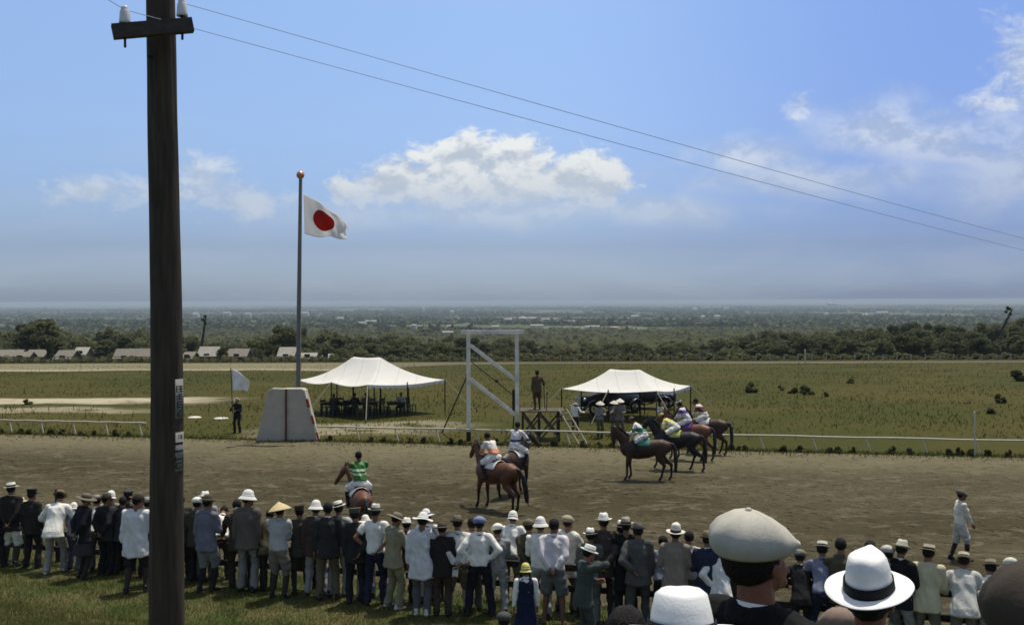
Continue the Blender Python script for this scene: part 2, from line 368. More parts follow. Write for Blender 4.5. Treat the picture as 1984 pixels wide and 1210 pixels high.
PR = random.Random(21)
def person(label, px=None, top=None, feet=None, off=-.28, face=0, lean=0, coat='jacket', cc=DGREY, bot='trousers', bc=DGREY, hat='fedora', hc=OFFW, band=BLACK,
           arms=('back', 'back'), head=(0, 0), tilt=0, shoes=None, sock=None, stance=.10, step=0, group='spectators at the trackside fence', cat='person',
           loc=None, rz=None, sc=None, pelvis=None, feetpos=None, knee=None, vox=1.0, skin=None, stripe=None, girl=False, Y=None, hands=True, tailor=1.0, collar=None, hatdrop=0., hatroll=0):
    skin = skin or SKIN
    if loc is None and hands:
        face += PR.uniform(-9, 9); lean += PR.uniform(0, 6) if lean < 3 else PR.uniform(-3, 3); head = (head[0]+PR.uniform(-22, 22), head[1]+PR.uniform(-4, 7)); tilt += PR.uniform(-4, 4); stance += PR.uniform(-.01, .05); step += PR.uniform(-.10, .12)
    P = np.array(pelvis if pelvis else (0, 0, .93)); th = R(lean)
    if pelvis is None and lean > 8: P = P+np.array([0, -.16*math.sin(th), -.015])
    u = np.array([0, math.sin(th), math.cos(th)]); f = np.array([0, math.cos(th), -math.sin(th)]); X = np.array([1., 0, 0])
    nb = P+u*.50; 
    up2 = np.array([0, math.sin(th*.55), math.cos(th*.55)])
    Hr = rotm('Z', -R(head[0])) @ rotm('X', -R(head[1])-th*.45) @ rotm('Y', R(tilt))
    neck = nb+up2*.075; hc0 = neck+Hr @ np.array([0, .018, .085])
    hd = lambda p: hc0+Hr @ np.array(p)
    tz = P[2]-.93
    sh, el, ha = {}, {}, {}
    for i, s in ((0, -1), (1, 1)):
        S = nb-u*.055+X*s*.175-f*.005; a = arms[i]
        if isinstance(a, str):
            t, pole = ARM[a]
            t = np.array(t, float)
            if a in ('back', 'hips', 'hipb', 'pock', 'side', 'fold', 'front', 'read', 'wave'):
                rel = t-np.array([0, 0, .93]); t = P+X*rel[0]*s+f*rel[1]+u*rel[2] if a in ('back', 'hips', 'hipb', 'pock', 'fold') else P+X*rel[0]*s+np.array([0, 1, 0])*(rel[1]+math.sin(th)*max(rel[2], 0)*.9)+np.array([0, 0, 1])*rel[2]*(.75+.25*math.cos(th))
            else: t = np.array([t[0]*s, t[1]+P[1], t[2]+tz])
            if a == 'back' : t = t+X*.03*s*i
        else: t, pole = np.array(a[0], float), a[1]; t = np.array([t[0]*s, t[1], t[2]])
        pl = np.array([pole[0]*s, pole[1], pole[2]])
        E, Hn = ik(S, t, .275, .245, pl); sh[s], el[s], ha[s] = S, E, Hn
    kn, an, hp = {}, {}, {}
    for i, s in ((0, -1), (1, 1)):
        Hq = P+X*s*.085-np.array([0, 0, .03])
        if feetpos: A = np.array([feetpos[i][0]*s, feetpos[i][1], feetpos[i][2]])
        else: A = np.array([s*stance, (step if s > 0 else -step)*.5-.02, .085])
        kp = knee[i] if knee else (.12, 1, 0)
        K_, A = ik(Hq, A, .425, .415, (kp[0]*s, kp[1], kp[2])); kn[s], an[s], hp[s] = K_, A, Hq
    # --- body
    B = []
    sec = lambda t: P+u*t
    B.append(tube([sec(-.06), sec(.02), sec(.14), sec(.30), sec(.42), sec(.47)], [(.125, .09), (.135, .098), (.11, .08), (.135, .092), (.128, .085), (.085, .062)], 14))
    B.append(tube([nb-u*.04, neck+Hr @ np.array([0, .0, .03])], [.060, .052], 10))
    B.append(ball(hd((0, -.008, .020)), (.077, .094, .098), 14, Hr))
    B.append(ball(hd((0, .030, -.045)), (.058, .060, .070), 12, Hr))
    B.append(tube([hd((0, .088, .015)), hd((0, .110, -.022)), hd((0, .092, -.030))], [.009, .014, .012], 8))
    B.append(tube([hd((-.03, .078, -.060)), hd((.03, .078, -.060))], [.011, .011], 8)); B.append(ball(hd((0, .075, -.098)), .022, 8))
    B.append(tube([hd((-.045, .076, .025)), hd((.045, .076, .025))], [.011, .011], 8))
    for s in (-1, 1): B.append(ball(hd((s*.077, -.005, -.012)), (.010, .020, .032), 8, Hr))
    ext = []
    for s in (-1, 1):
        B.append(tube([nb-u*.035+X*s*.04, sh[s]], [.036, .044], 8))
        B.append(tube([sh[s], lerp(sh[s], el[s], .5), el[s]], [.044, .041, .037], 10)); 
        wr = ha[s]; d = (wr-el[s])/np.linalg.norm(wr-el[s])
        B.append(tube([el[s], lerp(el[s], wr, .35), wr], [.039, .038, .026], 10))
        # hand: palm + fingers
        side_ = np.cross(d, X*s*-1); side_ = side_/(np.linalg.norm(side_)+1e-9) if np.linalg.norm(side_) > .1 else np.array([0, 0, 1.])
        nrm = np.cross(side_, d); inward = X*-s
        if nrm@inward < 0: nrm = -nrm
        B.append(tube([wr, wr+d*.045, wr+d*.085], [(.024, .016), (.038, .017), (.036, .014)], 10, side=side_))
        if hands:
            pc = wr+d*.085; fd = side_ if side_@f > 0 else -side_
            for k in range(4):
                o = pc+fd*(.027-.018*k); L = (.072, .08, .074, .058)[k]; c1 = R(22+6*k); c2 = R(52+6*k)
                p1 = o+(d*math.cos(c1)+nrm*math.sin(c1))*L*.5; p2 = p1+(d*math.cos(c2)+nrm*math.sin(c2))*L*.5
                v, q = tube([o-d*.012, p1, p2], [.0095, .0085, .0065], 6); ext.append((v, q, 0))
            o = wr+d*.03+fd*.03; v, q = tube([o-fd*.012, o+(fd*.7+d*.5+nrm*.3)*.035, o+(fd*.5+d*.85+nrm*.5)*.055], [.012, .010, .008], 6); ext.append((v, q, 0))
    for s in (-1, 1):
        B.append(tube([hp[s], lerp(hp[s], kn[s], .5), kn[s]], [.076, .064, .050], 10))
        B.append(tube([kn[s], lerp(kn[s], an[s], .3), lerp(kn[s], an[s], .75), an[s]], [.050, .054, .038, .034], 10))
        B.append(tube([an[s]+np.array([0, -.03, -.045]), an[s]+np.array([s*.02, .12, -.055])], [(.034, .03), (.038, .024)], 10))
    for s in (-1, 1):
        v, q = ball(hd((s*.030, .080, .004)), (.012, .008, .007), 6, Hr); ext.append((v, q, 1))
    root = remeshed('person', B, [skin, EYE], .0125*vox, None, 3, 0, ext)
    tag(root, label, cat, group)
    # --- hair
    hv2, hf2 = lathe([(math.sin(a), math.cos(a)) for a in np.linspace(.001, math.pi*.74, 14)], 22)
    hv2 = hv2*np.array([.086, .103, .106])+np.array([0, -.010, .022])
    fr = (hv2[:, 1] > .015) & (hv2[:, 2] < .062); hv2[fr, 1] = .01+(hv2[fr, 1]-.01)*.45; hv2[fr, 0] *= .86
    lowm = hv2[:, 2] < -.02; hv2[lowm, 0] *= .88
    if girl: hv2[:, 2] = np.where(hv2[:, 2] < 0, hv2[:, 2]*1.5, hv2[:, 2])
    if hat: hv2[:, 2] = np.minimum(hv2[:, 2], .085+.1*(hv2[:, 2]-.085)); 
    hv2 = hv2+.003*np.sin(hv2[:, [1, 2, 0]]*130)
    mesh('hair', hc0+hv2 @ Hr.T, hf2, HAIR, root)
    ztop = (hc0+Hr @ np.array([0, -.01, .13]))[2]
    # --- hat
    if hat:
        (V, F), bd = hat_parts(hat, 28 if vox > .8 else 56)
        hz = {'cap': .045, 'peak': .050, 'jockey': .035, 'pith': .045, 'cloche': .025, 'boater': .052, 'cone': .06}.get(hat, .042)-hatdrop
        Hh = Hr @ rotm('X', R(4) if hat == 'panama' else -R(11 if hat == 'cap' else 6)) @ rotm('Y', R(hatroll)); T = lambda v: hc0+Hr @ np.array([0, -.008, hz])+v @ Hh.T
        if hat in ('boater', 'fedora', 'pith', 'sun', 'wide', 'panama', 'crush', 'cone', 'cloche') and hat != 'cone': V = V*1.0
        Vh = T(V); ho = mesh('cap' if hat in ('cap', 'peak', 'jockey') else ('straw_hat' if hat in ('boater', 'cone', 'wide', 'panama') else 'hat'), Vh, F, hatmat(hc), root)
        ztop = max(ztop, Vh[:, 2].max()) if hat != 'jockey' else Vh[:, 2].max()
        if bd is not None:
            isv = hat in ('cap', 'peak', 'jockey')
            mesh('visor' if isv else 'hat_band', T(bd[0]), bd[1], hatmat(hc if hat == 'cap' else band) if isv else hatmat(band), ho)
    # --- clothes
    k = tailor; vx = .016*vox
    cm = cc if isinstance(cc, bpy.types.Material) else cloth(cc); bm = bc if isinstance(bc, bpy.types.Material) else cloth(bc)
    T_ = []
    if coat in ('jacket', 'smock', 'coat', 'shirt', 'tee', 'dress', 'silks', 'vest'):
        g_ = {'jacket': .022, 'coat': .026, 'smock': .026, 'shirt': .016, 'tee': .011, 'dress': .014, 'silks': .018, 'vest': .018}[coat]*k
        hem = {'jacket': -.17, 'coat': -.36, 'smock': -.27, 'shirt': -.03, 'tee': -.03, 'dress': -.05, 'silks': .0, 'vest': -.08}[coat]
        ps = [sec(hem)] if hem > -.1 else [sec(hem)*np.array([1, .6, 1])+P*np.array([0, .4, 0]), sec(-.08)]
        rr = [(.165+g_, .118+g_)] if hem > -.1 else [(.185+g_*1.6, .140+g_*1.5), (.178+g_, .132+g_)]
        ps += [sec(.04), sec(.16), sec(.30), sec(.41), sec(.46)]; rr += [(.156+g_, .112+g_), (.140+g_, .102+g_), (.160+g_, .112+g_), (.155+g_, .102+g_), (.105+g_, .072+g_)]
        T_.append(tube(ps, rr, 18, caps=.12))
        for s in (-1, 1):
            T_.append(tube([nb-u*.028+X*s*.03, sh[s]+u*.004], [.050+g_*.6, .060+g_*.6], 10))
            if coat in ('dress', 'vest'): T_[-1] = tube([nb-u*.028+X*s*.03, sh[s]*.8+nb*.2-u*.01], [.050+g_*.6, .052+g_*.6], 10); continue
            if coat == 'tee':
                T_.append(tube([sh[s], lerp(sh[s], el[s], .62)], [.062+g_*.6, .056+g_*.6], 12, caps=.15))
            else:
                T_.append(tube([sh[s], lerp(sh[s], el[s], .55), el[s]+(el[s]-lerp(sh[s], ha[s], .5))*.06], [.060+g_*.6, .052+g_*.7, .045+g_*.75], 12))
                e = .97 if coat not in ('shirt', 'smock') else .93
                T_.append(tube([el[s], lerp(el[s], ha[s], .5), lerp(el[s], ha[s], e)], [.045+g_*.75, .042+g_*.6, .030+g_*.75], 12, caps=.15))
        if coat == 'dress':
            z0 = .42; T_.append(tube([P+np.array([0, 0, .02]), np.array([0, P[1], .70]), np.array([0, P[1], z0])], [(.16, .12), (.20, .16), (.27, .22)], 26, caps=.1))
        nm = {'jacket': 'jacket', 'coat': 'coat', 'smock': 'smock', 'shirt': 'shirt', 'tee': 'short_sleeved_shirt', 'dress': 'pinafore_dress', 'silks': 'racing_silks', 'vest': 'waistcoat'}[coat]
        fold = {'tee': .012, 'shirt': .018, 'smock': .019, 'silks': .018}.get(coat, .013)
        if coat == 'jacket': cl_ = tube([nb-u*.015-f*.012, nb+u*.030-f*.008], [(.084, .080), (.075, .071)], 12, caps=.2); T_.append(cl_)
        co = remeshed(nm, T_, cm, vx, root, 2, fold*(.6+.4*vox))
        if coat in ('dress', 'vest'):
            S_ = [tube([nb-u*.03+X*s*.03, sh[s]], [.05, .058], 10) for s in (-1, 1)]+[tube([sec(.25), sec(.45), nb-u*.005], [(.165, .118), (.13, .09), (.07, .066)], 14, caps=.3)]
            for s in (-1, 1): S_ += [tube([sh[s], lerp(sh[s], el[s], .5), el[s]], [.064, .06, .052], 12), tube([el[s], lerp(el[s], ha[s], .92)], [.052, .044], 12, caps=.2)]
            remeshed('blouse' if coat == 'dress' else 'shirt', S_, cloth(WHT), vx, root, 2, .008)
        if collar is not None or coat in ('shirt',):
            colr = cloth(collar if collar is not None else WHT) if coat != 'shirt' or collar is not None else cm
            v, q = lathe([(.060, -.030), (.070, -.024), (.065, .006), (.061, .016), (.057, .014), (.055, -.02)], 22, 1.0, 1.05)
            Q = np.array(Matrix.Rotation(-th-R(12), 3, 'X')); mesh('collar', nb+u*.02-f*.004+v @ Q.T, q, colr, root)
    L_ = []
    if bot in ('trousers', 'breeches', 'shorts', 'long'):
        L_.append(tube([P+u*.10, P+u*.02, P-u*.06, P-np.array([0, 0, .09])], [(.130, .10), (.152, .112), (.158, .118), (.13, .10)], 16))
        for s in (-1, 1):
            if bot == 'trousers':
                L_.append(tube([hp[s]+np.array([0, -.01, -.01]), lerp(hp[s], kn[s], .5), kn[s]], [.094, .088, .074], 14))
                bt = lerp(kn[s], an[s], 1.03); L_.append(tube([kn[s], lerp(kn[s], bt, .5), bt+np.array([0, .015, -.01])], [.074, .070, (.068, .078)], 14, caps=.12))
            elif bot == 'breeches':
                L_.append(tube([hp[s], lerp(hp[s], kn[s], .5), lerp(hp[s], kn[s], .92), lerp(kn[s], an[s], .16)], [.106, .108, .092, .062], 14, caps=.3))
            else:
                e = 1.0 if bot == 'shorts' else 1.0; L_.append(tube([hp[s], lerp(hp[s], kn[s], .5), lerp(hp[s], kn[s], e)], [.108, .108, .105], 14, caps=.12))
        remeshed('shorts' if bot == 'shorts' else ('breeches' if bot == 'breeches' else 'trousers'), L_, bm, vx, root, 2, .016*(.6+.4*vox), kx=16, kz=14)
    elif bot == 'skirt':
        L_ = [tube([P+u*.08, P-u*.04, np.array([0, P[1]*.5, .70]), np.array([0, 0, .50])], [(.145, .11), (.18, .14), (.20, .17), (.215, .19)], 22, caps=.1)]
        remeshed('skirt', L_, bm, vx, root, 2, .010, kx=30, kz=3)
    if bot in ('breeches', 'skirt', 'shorts') and sock is not None:
        for s in (-1, 1): remeshed('stocking' if sock != BLACK else 'boot', [tube([lerp(kn[s], an[s], .02), lerp(kn[s], an[s], .35), lerp(kn[s], an[s], .8), lerp(kn[s], an[s], 1.05)], [.058, .062, .047, .044], 10)], cloth(sock), vx, root, 2, .002)
    if shoes is not False:
        for s in (-1, 1):
            S_ = []; a = an[s]; S_.append(tube([a+np.array([0, -.045, -.040]), a+np.array([s*.008, .03, -.042]), a+np.array([s*.02, .135, -.056])], [(.040, .038), (.042, .040), (.042, .027)], 12)); S_.append(tube([a+np.array([0, -.02, .02]), a+np.array([0, -.02, -.03])], [.045, .044], 10))
            remeshed('shoe', S_, shoes or SHOE, vx*.8, root, 1)
    # --- placing
    if loc is None:
        if Y is not None: q = at(px, feet or 1200, Y); x, y = q.x, Y
        elif feet: q = ground(px, feet); x, y = q.x, q.y
        else:
            dd = ray(px, 1150); lo, hi = 10., 30.
            for _ in range(40):
                m_ = (lo+hi)/2
                if sfence(dd.x/dd.y*m_, m_) < off: lo = m_
                else: hi = m_
            x, y = dd.x/dd.y*lo, lo
        z = gz(x, y)-.01; yaw = -R(face)+(-math.atan2(x, y)); c_, s_ = math.cos(yaw), math.sin(yaw)
        for _ in range(3):
            hy = y+(hc0[1]*c_)*(sc or 1)
            zt = at(px, top, hy).z; sc = (zt-z)/ztop
            x = at(px, top, hy).x-(hc0[0]*c_-hc0[1]*s_)*sc; 
        if not .62 < sc < 1.18: print('SCALE?', round(sc, 2), px, top, label)
        root.location = (x, y, z); root.rotation_euler = (0, 0, yaw); root.scale = (sc,)*3
    else:
        root.location = loc; root.rotation_euler = (0, 0, rz or 0); root.scale = (sc or 1,)*3
    root['hands'] = [float(q) for s in (-1, 1) for q in ha[s]]
    return root
def hand_world(o, s):
    h = o['hands']; v = Vector(h[0:3] if s < 0 else h[3:6]); sc = o.scale[0]
    return Matrix.Rotation(o.rotation_euler[2], 3, 'Z') @ (v*sc)+o.location
def paper(o, s, label, size=(.16, .22), tilt=(.9, .1), col=WHT, dz=-.09):
    """a sheet or booklet held in a hand (a thing of its own)"""
    p = hand_world(o, s); rz = o.rotation_euler[2]
    V = []; F = []
    for k, zz in ((0, 0.), (1, .006)):
        for i in range(7):
            for j in range(7):
                a, b = (i/6-.5), (j/6-.5); V.append((a*size[0], zz+.03*math.cos(a*4)+.01*math.sin(b*5), b*size[1]))
    q = lambda i, j, k: k*49+i*7+j
    for i in range(6):
        for j in range(6): F += [(q(i, j, 0), q(i+1, j, 0), q(i+1, j+1, 0), q(i, j+1, 0)), (q(i, j, 1), q(i, j+1, 1), q(i+1, j+1, 1), q(i+1, j, 1))]
    for i in range(6): F += [(q(i, 0, 0), q(i, 0, 1), q(i+1, 0, 1), q(i+1, 0, 0)), (q(i, 6, 0), q(i+1, 6, 0), q(i+1, 6, 1), q(i, 6, 1)), (q(0, i, 0), q(0, i+1, 0), q(0, i+1, 1), q(0, i, 1)), (q(6, i, 0), q(6, i, 1), q(6, i+1, 1), q(6, i+1, 0))]
    o2 = mesh('race_programme', V, F, mat('paper', (.72, .71, .66), .8, .08, 20), None, True)
    o2.location = (p.x, p.y, p.z+dz); o2.rotation_euler = (tilt[0], tilt[1], rz); tag(o2, label, 'paper')
    return o2

# ------------------------------------------------------------------ horses
def coatmat(key, col):
    m_ = bpy.data.materials.new(key); m_.use_nodes = True; g = G(m_.node_tree); b = m_.node_tree.nodes['Principled BSDF']; b.inputs['Roughness'].default_value = .48; b.inputs['Specular IOR Level'].default_value = .3
    o = g.n('ShaderNodeTexCoord').outputs['Object']; x, y, z = g.xyz(o); nz = g.noise(o, 3.5, 5, .6)
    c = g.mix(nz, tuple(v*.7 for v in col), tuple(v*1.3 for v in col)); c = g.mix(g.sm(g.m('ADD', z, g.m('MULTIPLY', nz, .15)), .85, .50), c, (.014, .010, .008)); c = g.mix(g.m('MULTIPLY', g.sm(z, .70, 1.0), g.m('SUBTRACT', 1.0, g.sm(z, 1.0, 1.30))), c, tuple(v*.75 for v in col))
    g.put(b.inputs['Base Color'], c); bp = g.n('ShaderNodeBump'); bp.inputs['Strength'].default_value = .5; bp.inputs['Distance'].default_value = .02; g.put(bp.inputs['Height'], g.noise(o, 9, 3, .5)); g.put(b.inputs['Normal'], bp.outputs[0]); MATS[key] = m_; return m_
def fat(q, k=1.14): return tuple(v*k for v in q) if isinstance(q, tuple) else q*k
def horse(label, loc, rz, col, mane=(.012, .010, .008), head=(0, 0), neck=(0, 0), legs=None, sc=1.0, cloth_c=None, tailx=0.0):
    """forward = +Y; neck=(yaw,pitch) degrees"""
    B = []
    tr = [((0, .70, 1.14), (.10, .15)), ((0, .60, 1.11), (.18, .26)), ((0, .42, 1.095), (.225, .345)), ((0, .10, 1.065), (.27, .345)), ((0, -.22, 1.09), (.27, .320)), ((0, -.48, 1.15), (.245, .280)), ((0, -.72, 1.20), (.245, .245)), ((0, -.92, 1.14), (.185, .215)), ((0, -1.00, 1.10), (.10, .14))]
    B.append(tube([p for p, r in tr], [r for p, r in tr], 18, caps=.4)); B.append(tube([(0, .48, 1.34), (0, .18, 1.38)], [.07, .06], 10))
    Rn = rotm('Z', -R(neck[0])) @ rotm('X', R(neck[1])); base = np.array([0, .50, 1.24])
    nk = lambda p: base+Rn @ (np.array(p)-base)
    B.append(tube([nk((0, .42, 1.20)), nk((0, .62, 1.38)), nk((0, .80, 1.58)), nk((0, .95, 1.76))], [(.14, .27), (.105, .205), (.08, .155), (.068, .115)], 14))
    Rh = rotm('Z', -R(head[0])) @ rotm('X', R(head[1])); pc = np.array([0, .96, 1.78]); hdp = lambda p: nk(pc)+Rn @ (Rh @ (np.array(p)-pc))
    B.append(tube([hdp((0, .93, 1.79)), hdp((0, 1.06, 1.70)), hdp((0, 1.20, 1.54)), hdp((0, 1.33, 1.39)), hdp((0, 1.385, 1.325))], [(.075, .095), (.082, .118), (.062, .085), (.050, .062), (.046, .052)], 14))
    for s in (-1, 1):
        B.append(tube([hdp((s*.045, .93, 1.85)), hdp((s*.058, .945, 1.93)), hdp((s*.052, .96, 1.985))], [.024, .022, .007], 8)); B.append(ball(hdp((s*.062, 1.115, 1.70)), .020, 8)); B.append(ball(hdp((s*.038, 1.385, 1.36)), .017, 8))
    L = legs or {}
    for nm_, s, dfl in (('fl', -1, .0), ('fr', 1, .0)):
        d = L.get(nm_, dfl); y0 = .42
        ptn = [((s*.13, y0, 1.08), (.085, .17)), ((s*.150, y0-.02, .88), (.078, .115)), ((s*.148, y0+.03+d*.35, .66), (.055, .068)), ((s*.145, y0+.04+d*.55, .50), .049), ((s*.145, y0+.03+d*.75, .42), (.036, .042)), ((s*.145, y0+.02+d*.95, .20), (.029, .036)), ((s*.145, y0+.03+d, .13), .041), ((s*.145, y0+.07+d, .075), .036)]
        B.append(tube([p for p, r in ptn], [fat(r) for p, r in ptn], 12)); B.append(tube([(s*.145, y0+.075+d, .07), (s*.145, y0+.10+d, .022)], [.046, .058], 10, caps=.2))
    for nm_, s in (('hl', -1), ('hr', 1)):
        d = L.get(nm_, 0); y0 = -.80
        ptn = [((s*.12, y0+.06, 1.16), (.11, .20)), ((s*.150, y0+.14, .95), (.095, .185)), ((s*.155, y0+.13+d*.25, .78), (.07, .125)), ((s*.148, y0-.04+d*.5, .62), (.048, .072)), ((s*.145, y0-.13+d*.7, .53), (.042, .058)), ((s*.145, y0-.11+d*.78, .44), (.035, .046)), ((s*.145, y0-.08+d*.95, .20), (.030, .038)), ((s*.145, y0-.07+d, .13), .043), ((s*.145, y0-.03+d, .075), .037)]
        B.append(tube([p for p, r in ptn], [fat(r) for p, r in ptn], 12)); B.append(tube([(s*.145, y0-.025+d, .07), (s*.145, y0+d, .022)], [.046, .058], 10, caps=.2))
    ext = [(*ball(hdp((s*.078, 1.12, 1.70)), .013, 6), 1) for s in (-1, 1)]
    def post(V): 
        return V+0
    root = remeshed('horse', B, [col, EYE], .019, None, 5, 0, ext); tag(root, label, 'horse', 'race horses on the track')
    mm = mat('horse_hair_%d' % int(mane[0]*1000), mane, .5, .3, 30, .5, 90, .4, stretch=(1, 1, .2))
    t0 = np.array([0, -1.0, 1.30]); tp = [t0, t0+[0, -.09, -.02], t0+[tailx*.3, -.16, -.18], t0+[tailx*.7, -.19, -.50], t0+[tailx, -.20, -.80], t0+[tailx*1.1, -.18, -1.0]]
    T_ = [tube(tp, [.035, .045, .062, .075, .055, .018], 12)]
    for k in range(9):
        a = k*2.4; r_ = .05; T_.append(tube([tp[1]+[0, 0, -.03], tp[2]+[r_*math.cos(a)*.7, r_*math.sin(a)*.6, 0], tp[3]+[r_*math.cos(a)*1.3, r_*math.sin(a), 0], tp[5]+[.06*math.cos(a), .05*math.sin(a), -.06*(k % 3)]], [.012, .022, .022, .006], 6))
    remeshed('tail', T_, mm, .014, root, 1, .010, kx=60, kz=2)
    mn = []
    for k in range(13):
        t = k/12; p = lerp(nk((0, .40, 1.44)), nk((0, .93, 1.90)), t)+(Rn @ np.array([0, -.05, .045]))*math.sin(t*3.14); mn.append(tube([p, p+Rn @ np.array([.055, .0, -.06]), p+Rn @ np.array([.085, .02, -.17])], [.026, .022, .008], 6))
    mn.append(tube([hdp((0, .93, 1.90)), hdp((0, 1.03, 1.84)), hdp((0, 1.09, 1.74))], [.025, .024, .008], 6))
    remeshed('mane', mn, mm, .014, root, 1, .006, kx=60, kz=2)
    leather = mat('dark_leather', (.04, .022, .014), .5)
    # tack
    S_ = [tube([(0, .18, 1.43), (0, .02, 1.415), (0, -.16, 1.435), (0, -.22, 1.475)], [(.07, .03), (.13, .03), (.16, .03), (.11, .02)], 12)]
    sd_ = remeshed('saddle', S_, leather, .014, root, 2)
    G_ = [tube([(math.sin(a)*.262, .16, 1.10+math.cos(a)*.315) for a in np.linspace(-3.14, 3.14, 25)], (.022, .008), 6, side=(0, 1, 0))]
    for s in (-1, 1): G_.append(tube([(s*.17, .08, 1.38), (s*.285, .12, 1.2), (s*.31, .13, .95)], (.012, .006), 6)); G_.append(tube([(s*.31, .13+.05*math.sin(a), .93+.06*math.cos(a)) for a in np.linspace(0, 6.28, 9)], .008, 6, side=(1, 0, 0)))
    v, q = join(G_); mesh('stirrup_straps', v, q, leather, root)
    cc_ = cloth(cloth_c or (.35, .33, .28)); V, F = [], []
    for i in range(7):
        for j in range(13):
            a = lerp(-1.22, 1.22, j/12); y = lerp(.20, -.30, i/6); fl = 1.035+.012*math.sin(j*2+i); V.append((math.sin(a)*.268*fl, y, 1.11+math.cos(a)*(.322+.004*i)*fl))
    for i in range(6):
        for j in range(12): a = i*13+j; F.append((a, a+1, a+14, a+13))
    so_ = mesh('saddle_cloth', V, F, cc_, root); md = so_.modifiers.new('t', 'SOLIDIFY'); md.thickness = .012
    br = []
    for p in ((1.03, 1.73, .12), (1.30, 1.43, .075)):
        c = np.array([0, p[0], p[1]]); br.append(tube([hdp(c+np.array([math.sin(a)*.088*(p[2]/.12+.1), math.cos(a)*p[2]*.78, math.cos(a)*p[2]*.72+0])) for a in np.linspace(-3.1, 3.1, 15)], .008, 5))
    for s in (-1, 1):
        br.append(tube([hdp((s*.085, 1.03, 1.73)), hdp((s*.058, 1.34, 1.40))], .007, 5)); br.append(tube([hdp((s*.055, 1.34, 1.38)), nk((s*.12, .8, 1.45)), (s*.08, .36, 1.58)], .007, 5))
    v, q = join(br); mesh('bridle', v, q, leather, root)
    root.location = loc; root.rotation_euler = (0, 0, rz); root.scale = (sc,)*3
    return root
def jockey(label, h, silks, lean=30, hc=BLACK, arms=('rein', 'rein'), head=(0, 0), visor=BLACK, bc=WHT, dy=0, up=0):
    return person(label, loc=h.location.copy(), rz=h.rotation_euler[2], sc=h.scale[0], lean=lean, coat='silks', cc=silks, bot='breeches', bc=cloth(bc), hat='jockey', hc=hc, band=visor, sock=BLACK,
                  arms=tuple(((.08, .42+dy, 1.60), (1, -.2, -.6)) if a == 'rein' else a for a in arms), head=head, pelvis=(0, -.10+dy, 1.60+up), feetpos=((.30, .06, 1.0), (.30, .06, 1.0)), knee=((.45, 1, .3),)*2, group='jockeys in racing silks', cat='jockey', shoes=SHOE, skin=SKIND)
def silkmat(key, base, bands):
    """bands: list of (z0,z1,color) in local metres; a dyed pattern"""
    m_ = bpy.data.materials.new(key); m_.use_nodes = True; g = G(m_.node_tree); b = m_.node_tree.nodes['Principled BSDF']; b.inputs['Roughness'].default_value = .6
    o = g.n('ShaderNodeTexCoord').outputs['Object']; x, y, z = g.xyz(o); c = g.mix(0., base, base)
    for (ax, z0, z1, col) in bands:
        q = {'z': z, 'x': g.m('ABSOLUTE', x), 'y': y}[ax]
        c = g.mix(g.m('MULTIPLY', g.m('GREATER_THAN', q, z0), g.m('LESS_THAN', q, z1)), c, col)
    g.put(b.inputs['Base Color'], c); MATS[key] = m_; return m_
